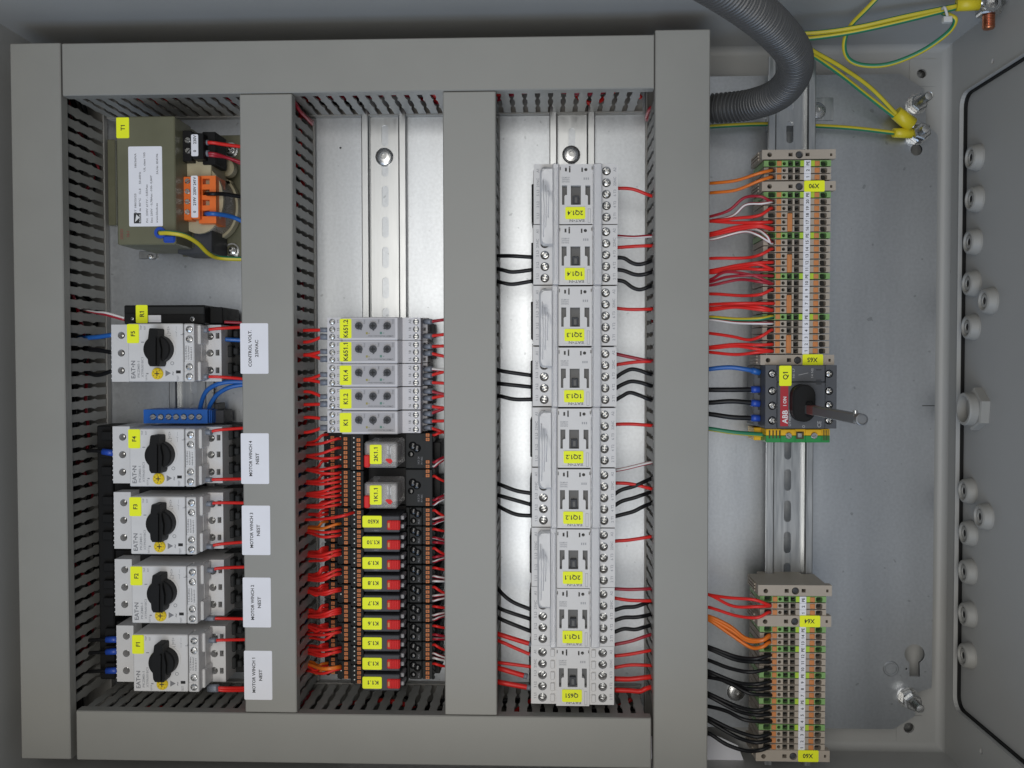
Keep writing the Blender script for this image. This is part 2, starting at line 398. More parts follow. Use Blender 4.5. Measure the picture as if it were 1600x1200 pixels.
# right wall (gland side) with its big rounded opening and little holes
o1, o2 = atx(1502, 148, XR), atx(1484, 1105, XR)
ZO = o1.z; YO1, YO2 = o1.y, o2.y + 3
holes = [rrect(YO2, YO1, ZO, ZF - 12, 10, 5)]
for px, py, r in ((1551, 96, 2.2), (1484, 216, 1.8), (1484, 425, 1.8), (1479, 634, 2.2), (1476, 842, 1.8), (1470, 1046, 1.8), (1533, 1174, 2.4)):
    p = atx(px, py, XR); holes.append(circ((p.y, p.z), r, 10))
b = MB(); b.plate(rect(YB, YT, ZB - 2, ZF), holes, XR, XR + 2, 'x'); part(cab, 'gland_wall', b, [PAINT])
# rounded lip folded round the opening
b = MB(); lip_o = rrect(YO2 - .8, YO1 + .8, ZO - .8, ZF - 11.2, 10.8, 5); lip_i = rrect(YO2, YO1, ZO, ZF - 12, 10, 5)
b.plate(lip_o, [lip_i], XR - 1.2, XR - .02, 'x'); part(cab, 'opening_lip', b, [PAINT])
b = MB(); b.plate(rrect(YO2 - 9, YO1 + 9, ZO - 9, ZF - 3, 12, 4), [rrect(YO2 + 1.5, YO1 - 1.5, ZO + 1.5, ZF - 13.5, 9, 4)], XR + 2.1, XR + 4.4, 'x'); part(cab, 'gasket', b, [BLK])
XG = XR + 4.5
b = MB().box(XG, XG + 2, YB + 12, YT - 8, ZB + 4, ZF, 0); part(cab, 'gland_plate', b, [PLATE])
# oval emboss on wall + scribed line
p = atx(1481, 97, XR); b = MB(); b.plate(circ((p.y, p.z), 5.4, 18), [circ((p.y - 1.2, p.z - .6), 3.4, 14)], XR - .9, XR - .02, 'x'); part(cab, 'wall_plug_ring', b, [GROM])
b = MB(); b.plate(circ((p.y - 1.2, p.z - .6), 3.4, 14), [], XR - .3, XR - .02, 'x'); part(cab, 'wall_plug', b, [PAINT])
# ---- grommets
def grommet(px, py, label):
    p = atx(px, py, XG - 5); R = 10.4
    t = thing('cable_grommet', label, 'grommet', (XG, p.y, p.z), 'round grey cable grommets on the gland plate')
    b = MB(); c = (XG, p.y, p.z)
    b.lathe(c, [(R * 1.0, -.02), (R, -1.6), (R * .97, -2.6), (R * .86, -6.4), (R * .76, -7.2), (R * .66, -7.2), (R * .60, -5.6), (R * .52, -5.6)], 28, 'x')
    part(t, 'rim', b, [GROM])
    b = MB(); b.lathe(c, [(R * .53, -5.0), (R * .47, -6.2), (R * .30, -6.3), (R * .26, -5.6)], 24, 'x'); part(t, 'membrane', b, [GROM])
    b = MB(); b.lathe(c, [(R * .30, -5.5), (0, -5.5)], 14, 'x'); part(t, 'hole', b, [HOLE])
    return t
for i, (px, py) in enumerate([(1516, 246), (1516, 311), (1513, 378), (1511, 443), (1537, 470), (1510, 511), (1505, 767), (1530, 807), (1506, 833), (1505, 893), (1505, 960), (1504, 1024)]):
    lab = ['round grey cable grommet nearest the cabinet top corner', 'round grey cable grommet, second below the top corner', 'round grey cable grommet, third below the top corner',
           'round grey grommet just above the offset grommet, upper set', 'offset round grey grommet standing out of line in the upper set', 'round grey grommet just below the offset one, upper set',
           'first round grey grommet below the threaded hexagon fitting', 'offset round grey grommet out of line below the hexagon fitting', 'round grey grommet just below the offset one, lower set',
           'round grey grommet third from the bottom of the gland plate', 'round grey grommet second from the bottom of the gland plate', 'bottommost round grey cable grommet on the gland plate'][i]
    grommet(px + 3, py, lab)
p = atx(1520, 639, XG - 6)
t = thing('hexagon_fitting', 'pale grey hexagon threaded cable fitting between the two grommet sets', 'cable gland', (XG, p.y, p.z))
b = MB(); b.lathe((XG, p.y, p.z), [(16.6, -.05), (16.6, -6.2), (15, -7)], 6, 'x', a0=.12)
for k in range(len(b.sm)): b.sm[k] = False
b.add([(XG - 7, *q) for q in circ((p.y, p.z), 15, 6, .12)], [tuple(range(6))]); part(t, 'hexagon_body', b, [GROM])
b = MB(); b.lathe((XG, p.y, p.z), [(12.6, -6.8), (12.6, -12.5), (12.1, -13.4), (10.2, -13.4), (10.0, -2)], 30, 'x')
part(t, 'threaded_neck', b, [GROM])
b = MB(); b.lathe((XG, p.y, p.z), [(10.1, -2), (0, -2)], 24, 'x'); part(t, 'bore', b, [PLATE])
# ================================================================ mounting plate
PX0, PX1, PY0, PY1 = -392.0, at(1461, 600, 0).x, at(1440, 1140, 0).y, at(1300, 117, 0).y
ch = 22
out = [(PX0, PY0), (PX1 - ch * 1.05, PY0), (PX1 - 8, PY0 + ch * .6), (PX1 - 8, PY0 + 44), (PX1, PY0 + 52), (PX1, PY1 - 14), (PX1 - 8, PY1 - 20), (PX1 - ch * 1.1, PY1), (PX0, PY1)]
out = [(PX0, PY0), (PX1 - 30, PY0), (PX1 - 13, PY0 + 11), (PX1 - 12, PY0 + 30), (PX1, PY0 + 34), (PX1, PY1 - 48), (PX1 - 9, PY1 - 40), (PX1 - 11, PY1 - 12), (PX1 - 29, PY1), (PX0, PY1)]
k = at(1429, 1022, 0); s_ = .517
key = [(k.x + 15.5 * s_ * math.cos(math.radians(a)), k.y + 15.5 * s_ * math.sin(math.radians(a))) for a in range(-60, 241, 20)]
e = at(1429, 1057, 0); key += [(e.x - 8 * s_, e.y), (e.x + 8 * s_, e.y)]
hl = [key, pcirc(1416, 1045, 1.6, 0, 8), pcirc(532, 231, 1.7, 0, 8)]
hl += [pcirc(1432, 234, 9, 0, 14)]
mp_ = thing('mounting_plate', 'galvanized steel mounting plate behind the ducts and devices', 'mounting plate', (0, 0, 0))
b = MB(); b.plate(out, hl, -2.2, 0); part(mp_, 'sheet', b, [GALV])
b = MB(); b.box(PX1 - 1.6, PX1 - .2, PY0 + 120, PY1 - 52, -14, -2.1, 0); part(mp_, 'folded_edge', b, [GALV])
b = MB(); c_ = at(1392, 1045, 0); b.lathe((c_.x, c_.y, 0), [(6.2, .02), (5.6, .5), (4.6, .5), (4.2, .05)], 20); part(mp_, 'embossed_ring', b, [GALV])
b = MB(); b.pb(1441, 633.3, 1460.5, 634.6, .02, .06, 0); part(mp_, 'marker_stroke', b, [INK])
# ================================================================ wiring ducts
DH = 75.0; PITCH = 9.7
def finger_mesh(vert):
    key = ('finger', vert)
    if key not in _SH:
        prof = [(2.9, 6), (2.9, 23), (3.8, 26.5), (3.8, 28.5), (2.9, 32), (2.9, 43), (3.8, 46.5), (3.8, 48.5), (2.9, 52), (2.9, 66)]
        pl = [(u, z) for u, z in prof] + [(-u, z) for u, z in reversed(prof)]
        b = MB()
        if vert: b.plate([(u, z) for u, z in pl], [], -.6, .6, 'x')
        else: b.plate([(z, u) for u, z in pl], [], -.6, .6, 'y')
        _SH[key] = b.mesh('finger', [PVC], (0, 0, 0))
    return _SH[key]
def duct(label, x0, x1, y0, y1, vert, sides, f0=None, f1=None):
    """sides: which long walls show their fingers ('a' low coordinate, 'b' high coordinate)"""
    t = thing('wiring_duct', label, 'wiring duct', ((x0 + x1) / 2, (y0 + y1) / 2, 0), 'grey slotted wiring ducts with covers')
    b = MB(); b.box(x0 + 1, x1 - 1, y0 + .5, y1 - .5, .1, 1.6, 0)
    for s in (0, 1):
        if vert: xx = x0 + 1.2 if s == 0 else x1 - 1.2; b.box(xx - .6, xx + .6, y0 + .5, y1 - .5, 1.5, 7, 0)
        else: yy = y0 + 1.2 if s == 0 else y1 - 1.2; b.box(x0 + .5, x1 - .5, yy - .6, yy + .6, 1.5, 7, 0)
    part(t, 'trough', b, [PVCD])
    b = MB()
    b.box(x0, x1, y0, y1, DH - 1.6, DH, .7)
    if vert:
        for xx in (x0, x1 - 1.2): b.box(xx + .02, xx + 1.18, y0 + .02, y1 - .02, DH - 9.5, DH - 1.5, 0)
    else:
        for yy in (y0, y1 - 1.2): b.box(x0 + .02, x1 - .02, yy + .02, yy + 1.18, DH - 9.5, DH - 1.5, 0)
    part(t, 'cover', b, [PVC])
    lo, hi = (y0, y1) if vert else (x0, x1)
    if f0 is not None: lo, hi = f0, f1
    n = int((hi - lo) / PITCH)
    for s in 'ab':
        w = (x0 if s == 'a' else x1 - 0) if vert else (y0 if s == 'a' else y1)
        w += 1.9 if s == 'a' else -1.9
        if s in sides:
            me = finger_mesh(vert)
            for k in range(n):
                u = lo + PITCH * (k + .5); inst(t, 'finger', me, (w, u, 0) if vert else (u, w, 0))
        else:
            b = MB(); L0, L1 = (y0, y1) if vert else (x0, x1)
            if vert: b.box(w - .6, w + .6, L0 + 1, L1 - 1, 7, 66, 0)
            else: b.box(L0 + 1, L1 - 1, w - .6, w + .6, 7, 66, 0)
            part(t, 'side_wall', b, [PVC])
    return t
X = lambda px, py=620: at(px, py, DH).x
Y = lambda py, px=560: at(px, py, DH).y
gap = .6
yT0, yT1 = Y(143.5), Y(60.7); yB0, yB1 = Y(1194), Y(1116.5)
duct('long upright grey slotted wiring duct at the left edge of the cabinet', X(24), X(103) - gap, Y(1186, 60), Y(67, 60), True, 'b', yB1, yT0)
duct('grey slotted wiring duct running along the top above the devices', X(103) + gap, X(1022.5) - gap, yT0, yT1, False, 'a')
duct('grey slotted wiring duct running along the bottom below the devices', X(110) + gap, X(1020) - gap, yB0, yB1, False, 'b')
d2 = duct('upright grey slotted duct carrying five white paper labels', X(378.5), X(459.7), yB1 + gap, yT0 - gap, True, 'b')
duct('upright grey slotted duct between the timer relays and the contactors', X(693.5), X(775.5), yB1 + gap, yT0 - gap, True, 'b')
duct('long upright grey slotted duct left of the terminal strips', X(1022.5), X(1107.6), Y(1235, 1060), Y(46, 1060), True, 'a', yB1, yT0)
for txt, (x0, y0, x1, y1), lab in ((('CONTROL VOLT.', '230VAC'), (376, 505, 419, 584), 'white paper label reading CONTROL VOLT. 230VAC'),
                                   (('MOTOR WINCH 4', 'NEST'), (377, 677, 420, 756), 'white paper label reading MOTOR WINCH 4 NEST'),
                                   (('MOTOR WINCH 3', 'NEST'), (378.5, 790, 422, 867), 'white paper label reading MOTOR WINCH 3 NEST'),
                                   (('MOTOR WINCH 2', 'NEST'), (380, 902.5, 423, 980), 'white paper label reading MOTOR WINCH 2 NEST'),
                                   (('MOTOR WINCH 1', 'NEST'), (382, 1017, 425, 1093), 'white paper label reading MOTOR WINCH 1 NEST')):
    yc = (y0 + y1) / 2
    sticker(d2, x0, y0, x1, y1, DH + .15, [(txt[0], x0 + 14.5, yc, 5.0, 90, 58 if 'C' == txt[0][0] else 56), (txt[1], x0 + 25, yc, 5.0, 90, 27 if '2' == txt[1][0] else 18)], 90, 5, PAPER, INK, lab, name='paper_label')
# wires lying inside the ducts, glimpsed through the slots
def bundle(x0, x1, y0, y1, vert, label, cols, n=9):
    mats = [WRED, WBLK, WDRED, WBLU]; b = MB()
    for i in range(n):
        r = random.uniform(1.2, 2.2); P = []
        lo, hi = (y0, y1) if vert else (x0, x1); a, c = (x0, x1) if vert else (y0, y1)
        L = int((hi - lo) / 40) + 1
        for k in range(L + 1):
            u = lo + (hi - lo) * k / L; q = random.uniform(a + 5, c - 5); z = random.uniform(8, 58)
            P.append((q, u, z) if vert else (u, q, z))
        b.tube(spline(P, 5), r, 6, random.choice(cols))
    solo('wire_bundle', b, mats, ((x0 + x1) / 2, (y0 + y1) / 2, 20), label, 'wires', None, 'stuff')
bundle(X(24), X(103), yB0 + 4, yT1 - 4, True, 'dark wires packed inside the left edge duct', [1, 1, 1, 2])
bundle(X(125), X(1010), yT0, yT1, False, 'red and black wires packed inside the top duct', [0, 1, 2, 0])
bundle(X(125), X(1010), yB0, yB1, False, 'red and black wires packed inside the bottom duct', [0, 1, 2])
bundle(X(378.5), X(459.7), yB1 + 3, yT0 - 3, True, 'red wires packed inside the duct with paper labels', [0, 0, 1, 2, 3])
bundle(X(693.5), X(775.5), yB1 + 3, yT0 - 3, True, 'black and red wires packed inside the duct beside the contactors', [1, 1, 2, 0])
bundle(X(1022.5), X(1107.6), Y(1230, 1060), Y(50, 1060), True, 'red and black wires packed inside the duct beside the terminals', [0, 1, 2, 1])
# ================================================================ DIN rails
def rail(label, pxc, pyc, y0, y1, zb, zt, bx=None, skip=None, slot0=0.0):
    """hat rail: web at zb, flanges at zt"""
    c = at(pxc, pyc, zt); xc = c.x; W = 17.5; t_ = 1.0
    t = thing('mounting_rail', label, 'mounting rail', (xc, (y0 + y1) / 2, zb), 'zinc plated mounting rails')
    b = MB(); hs = []; yy = y0 + 12 + slot0
    while yy < y1 - 14:
        hs.append(rrect(xc - 2.7, xc + 2.7, yy, yy + 17, 2.6, 3)); yy += 24.5
    b.plate(rect(xc - 12.5, xc + 12.5, y0, y1), hs, zb, zb + t_); part(t, 'web', b, [ZINC])
    for s in (-1, 1):
        prof = [(11.6, zb), (12.6, zb), (12.6, zt - 1.6), (13.4, zt - 1), (17.5, zt - 1), (17.5, zt - 2.5), (17.9, zt - 2.5), (17.9, zt - .3), (17.3, zt), (12.8, zt), (11.6, zt - 1.2)]
        pl = [(zz, xc + s * u) for u, zz in prof]
        b = MB(); b.plate(pl, [], y0 + .01, y1 - .01, 'y'); part(t, 'flange', b, [ZINC])
    return t, xc
yr0, yr1 = yB1 + 2, yT0 - 2
r1, xr1 = rail('zinc plated mounting rail under the motor switches', 298, 615, yr0, at(300, 480, 7.5).y, .1, 7.5)
r2, xr2 = rail('zinc plated mounting rail under the timers and relays', 600, 350, yr0, yT0 + 6, .1, 7.5, slot0=4)
r3, xr3 = rail('zinc plated mounting rail under the contactors', 894, 240, yr0, yT0 + 6, .1, 7.5)
ZR = 27.0
r4, xr4 = rail('raised zinc plated mounting rail carrying the terminal strips', 1234, 760, at(1234, 1196, ZR).y, at(1234, 88, ZR).y, ZR - 7.5, ZR, slot0=6)
for yy in (at(1234, 172, ZR).y, at(1234, 1082, ZR).y):
    b = MB(); b.box(xr4 - 14, xr4 + 14, yy - 10, yy + 10, .2, ZR - 7.6, 0); part(r4, 'standoff', b, [GALV])
def bolt(px, py, z, r, label):
    o = bpy.data.objects.new('button_screw', button_mesh(r)); p = at(px, py, z); link(o, None, p); tag(o, label, 'screw', 'button head screws'); return o
bolt(600.5, 245, 2.2, 7.2, 'domed button screw in the rail above the timer relays')
bolt(892.5, 241.5, 2.2, 7.2, 'domed button screw in the rail above the contactors')
p = at(1281, 171, 1.4); b = MB().pb(1263, 153, 1302, 188, .1, 1.4, .2); solo('bracket_plate', b, [ZINC], p, 'small square zinc bracket plate beside the raised rail', 'bracket')
bolt(1277, 173, 2.4, 6.6, 'domed button screw on the square bracket below the grey hose')
bolt(1150, 1081, 1.1, 7.2, 'shiny domed button screw behind the black terminal wires')
def stud(px, py, label, px2, py2, ztop, nuts=1, m=STEEL, z0=0):
    a = at(px, py, z0); t = thing('stud_bolt', label, 'bolt', a, 'threaded studs with nuts')
    b = MB(); b.lathe((a.x, a.y, z0), [(8.2, .05), (8.2, 1.4), (4, 1.4)], 24); part(t, 'washer', b, [STEEL])
    for k in range(nuts):
        b = MB(); h = z0 + 1.7 + 7 * k; b.lathe((a.x, a.y, h), [(6.8, 0), (6.8, 4.8), (5.8, 5.6)], 6, a0=.4 + k * .3)
        for q in range(len(b.sm)): b.sm[q] = False
        b.add([(*q, h + 5.6) for q in circ((a.x, a.y), 5.8, 6, .4 + k * .3)], [tuple(range(6))]); part(t, 'nut', b, [STEEL])
    b = MB(); pr = []; z = z0 + 1; 
    while z < ztop: pr += [(3.4, z - z0), (3.05, z - z0 + .6)]; z += 1.2
    b.lathe((a.x, a.y, z0), pr + [(2.9, ztop - z0), (0, ztop - z0 + .6)], 16); part(t, 'threaded_shank', b, [m])
    return t
stud(1432, 163, 'threaded stud with nut in the upper chamfered plate corner', 0, 0, 24)
stud(1431, 211, 'threaded earth stud holding the yellow sleeved cable lugs', 0, 0, 20, 2)
stud(1418, 1089, 'threaded stud with nut below the keyhole in the plate', 0, 0, 26, 2)
# loose white paper lying at the cabinet bottom
b = MB(); q = [at(540, 1150, 2), at(1120, 1148, 2), at(1152, 1163, 2), at(1172, 1215, 2), at(540, 1215, 2)]
b.plate([(v.x, v.y) for v in reversed(q)], [], 30.0, 30.4)
for i, v in enumerate(b.v): b.v[i] = Vector((v.x, v.y, 4 + (v.z - 30) + .02 * (v.y - q[0].y)))
solo('paper_sheet', b, [PAPER], at(1100, 1190, 2), 'white paper sheet lying behind the bottom duct', 'paper')

# thick red bundle bending out of the labelled duct into the bottom duct, and one at the top
def corner(pts, label):
    b = MB()
    for k in range(3):
        P = [at(x - 5 * (1 if x < 800 else -1) + random.uniform(-2, 2) + k * 2.0, y + random.uniform(-2, 2) + k * 1.5, z + random.uniform(-4, 4)) for x, y, z in pts]; b.tube(spline(P, 5), 1.5, 7)
    q = at(*pts[1]); solo('wire_bundle', b, [WDRED], q, label, 'wires', None, 'stuff')
corner([(452, 1118, 60), (470, 1100, 44), (486, 1086, 28), (500, 1078, 14)], 'red wire bundle in the bottom corner beside the lowest slim relay')
corner([(452, 140, 60), (466, 165, 44), (478, 178, 30), (490, 190, 12)], 'red wire bundle in the top corner of the timer column')
corner([(1030, 138, 60), (1020, 160, 44), (1012, 172, 28), (1004, 184, 12)], 'red wire bundle in the top corner of the contactor column')
# ================================================================ transformer T1
ZT = 75.0
t = thing('transformer', 'olive grey transformer labelled T1 with white nameplate', 'transformer', at(228, 285, 0))
b = MB().pb(181, 182, 275, 382, 44, ZT, .8); a0, a1 = at(181, 382, ZT), at(275, 182, ZT)
b.box(a0.x + 1, a1.x - 1.5, a0.y + 1.5, a1.y - 1.5, 3, 44, 0); part(t, 'core', b, [OLIVE])
b = MB()
for k in range(9): b.box(a0.x + .6, a1.x - .9, a0.y + 1.1, a1.y - 1.1, 5 + k * 4.2, 8.4 + k * 4.2, 0)
part(t, 'lamination_rib', b, [OLIVE]); t.children[-1]['kind'] = 'stuff'
b = MB().pb(167.5, 218, 181, 352, 1, 4, .4); part(t, 'mounting_strip', b, [OLIVE])
b = MB().pb(283, 212, 384, 400, .3, 3.2, .4); part(t, 'foot_plate', b, [OLIVE])
b = MB().pb(217, 393, 245, 404, .3, 3, .3); part(t, 'foot_tab', b, [DSTEEL])
for px, py in ((361, 235), (363, 392)):
    b = MB(); c = at(px, py, 3.2); b.lathe(c, [(6.2, 0), (6.2, 1.3), (5, 1.3)], 20); part(t, 'washer', b, [ZINC]); screw(t, px, py, 7.4, 7.2)
screw(t, 234, 401, 5, 4)
b = MB(); p0, p1 = at(297, 258, 52), at(356, 367, 30)
cc = at(318, 315, 40)
b.plate([(cc.x + 19 * math.cos(a) * (1.0 if math.cos(a) > 0 else 1.05), cc.y + 26.0 * math.sin(a)) for a in [k * math.pi / 16 for k in range(32)]], [], 8, 16); 
b.plate([(cc.x + 19 * math.cos(a), cc.y + 26.0 * math.sin(a)) for a in [k * math.pi / 16 for k in range(32)]], [], 47, 50)
for yy in (285, 303, 320, 337, 354): q = at(354, yy, 16); b.box(q.x - 2.5, q.x + 3.4, q.y - 1.6, q.y + 1.6, 10, 16, .4)
q = at(356, 262, 20); b.lathe((q.x - 2, q.y, 12), [(7, 0), (7, 8), (5.5, 9), (0, 9)], 18)
part(t, 'bobbin', b, [CREAM])
b = MB(); b.lathe((cc.x, cc.y, 16), [(17.2, 0), (17.2, 31)], 40)
for i, v in enumerate(b.v): b.v[i] = Vector((v.x, cc.y + (v.y - cc.y) * 1.38, v.z))
part(t, 'winding', b, [COIL])
b = MB().pb(279, 248, 330, 276, 20, 52, .5); part(t, 'bobbin_rail', b, [CREAM])
b = MB().pb(277, 352, 331, 396, 6, 40, .5); part(t, 'dark_shroud', b, [CHAR])
b = MB().pb(280, 204, 300, 252, 30, 60, .4).pb(300, 208, 318, 248, 30, 63, .4).pb(316, 206, 337, 257, 30, 54, .4); part(t, 'black_terminal', b, [BLK])
sticker(t, 299, 210, 309.5, 244, 63.2, [('230V', 304.2, 218, 4.6, 90, None), ('0', 304.2, 236, 4.6, 90, None)], 90, 5, PAPER, INK, name='terminal_tag')
screw(t, 293, 219, 60.4, 5, 'slot'); screw(t, 293.5, 235.5, 60.4, 5, 'slot')
b = MB().pb(281, 276, 300, 344, 34, 59, .4).pb(299, 275, 312, 342, 34, 62, .4)
hs = [prect(316.5, y, 327.5, y + 9, 57) for y in (279, 296, 312, 329)]
o_ = prect(311, 274.5, 337, 349, 57); b.plate(o_, hs, 36, 57)
for y in (281.5, 291, 300, 309, 318, 327, 336): b.pb(277.5, y - 2, 283, y + 2.5, 36, 57, .3)
part(t, 'orange_terminal', b, [ORGT])
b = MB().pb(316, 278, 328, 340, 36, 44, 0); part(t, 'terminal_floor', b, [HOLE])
for y in (283, 299, 315, 331): screw(t, 292.5, y, 59.5, 4.6, 'slot')
sticker(t, 299, 274.5, 309, 340, 62.2, [('241V', 304, 283, 4.4, 90, None), ('230V', 304, 298, 4.4, 90, None), ('219V', 304, 314.5, 4.4, 90, None), ('0', 304, 331, 4.4, 90, None)], 90, 5, PAPER, INK, name='terminal_tag')
sticker(t, 182, 183.5, 201.5, 216, ZT + .2, 'T1', 90, 6.5)
sticker(t, 202, 228.5, 253, 354, ZT + .2, [('ST 180/23/23', 211.5, 318, 3.0, 90, 31), ('180/360VA', 211.5, 251, 3.0, 90, 23), ('ta 40°C', 218.5, 320, 3, 90, 21), ('CL.B', 218.5, 299, 3, 90, 9), ('50-60Hz', 218.5, 278, 3, 90, 19),
        ('UL class 105', 225.5, 253, 3, 90, 30), ('Pri:  230V ±11V - 0,83Aac', 229.5, 318, 3, 90, 60), ('Sec: 230V - 0,78Aac -100- 0,84T', 236.5, 311, 3, 90, 75), ('www.block.eu', 245, 333, 3, 90, 31), ('FA.Nr: 834196', 245.5, 256, 3, 90, 32)], 90, 3, PAPER, INKG, 'white nameplate with small print', name='nameplate')
b = MB().pb(209, 333, 220.5, 349, ZT + .3, ZT + .42, 0); part(t, 'nameplate_mark', b, [INK])
b = MB(); b.add([at(211, 347, ZT + .5), at(218, 340, ZT + .5), at(213, 335, ZT + .5)], [(0, 1, 2)]).ptext('BLOCK', 218.6, 341, ZT + .5, 2.4, 90, 0, 13); part(t, 'mark_swoosh', b, [INKW])
b = MB().ptext('230/23', 190, 366, ZT + .12, 4.2, 90).ptext('18-1', 200, 366, ZT + .12, 4.2, 90); part(t, 'red_stamp', b, [mat('stamp_red', (.22, .06, .05), .6, var=.2, scale=700)])
b = MB(); q = at(251, 364, ZT); b.lathe((q.x, q.y, ZT), [(4.2, .02), (4.2, 1.6), (2.0, 1.6)], 18).pb(254, 367, 273, 379, ZT - 6, ZT + 1.2, 1.2); part(t, 'blue_lug_sleeve', b, [FBLU])
# ================================================================ R1 module, neutral bar
t = thing('relay_module', 'slim black module labelled R1 above switch F5', 'relay module', at(260, 492, 7.5))
b = MB().pb(193.5, 477, 320, 506.2, 10, 60, .8).pb(322, 480, 348, 505.5, 10, 48, .6).pb(194, 489, 212, 506, 12, 60.6, .4); part(t, 'housing', b, [BLK])
b = MB().pb(213, 479, 319, 491, 59.5, 61.5, .5); part(t, 'raised_lid', b, [DGR])
screw(t, 206.5, 498, 61, 2.6); screw(t, 300.5, 498.5, 60.5, 4.2)
sticker(t, 212.5, 476.5, 230.5, 505, 62, 'R1', 90, 7)
b = MB().pb(231.5, 492.5, 251.5, 503.5, 60.1, 60.4, 0); part(t, 'blank_tag', b, [PAPER])
t = thing('neutral_bar', 'blue neutral terminal bar with seven screws below switch F5', 'terminal bar', at(285, 651, 7.5))
zb_ = 42; hs = [pcirc(x, 651.5, 5.2, zb_, 14) for x in (239, 251, 263.2, 275, 287, 299, 311)]
b = MB(); b.plate(prect(224.5, 640, 324, 661.5, zb_), hs, zb_ - 8, zb_); a_ = at(224.5, 661.5, zb_); c_ = at(324, 640, zb_); b.box(a_.x, c_.x, a_.y, c_.y, 16, zb_ - 8, 0)
part(t, 'blue_housing', b, [BLUB])
b = MB()
for k in range(3): b.pb(324 + k * 2.6, 641, 325.4 + k * 2.6, 661, 16, zb_ - 3, 0)
b.pb(323, 643, 333, 659, 16, zb_ - 6, .3); part(t, 'clip_end', b, [BLUB])
b = MB().pb(332, 641, 350, 661.5, 10, 30, .5).pb(334, 630, 341, 642, 10, 26, .4); part(t, 'rail_clamp', b, [CHAR])
for x in (239, 251, 263.2, 275, 287, 299, 311): screw(t, x, 651.5, zb_ - 1.4, 4.6, 'slot')
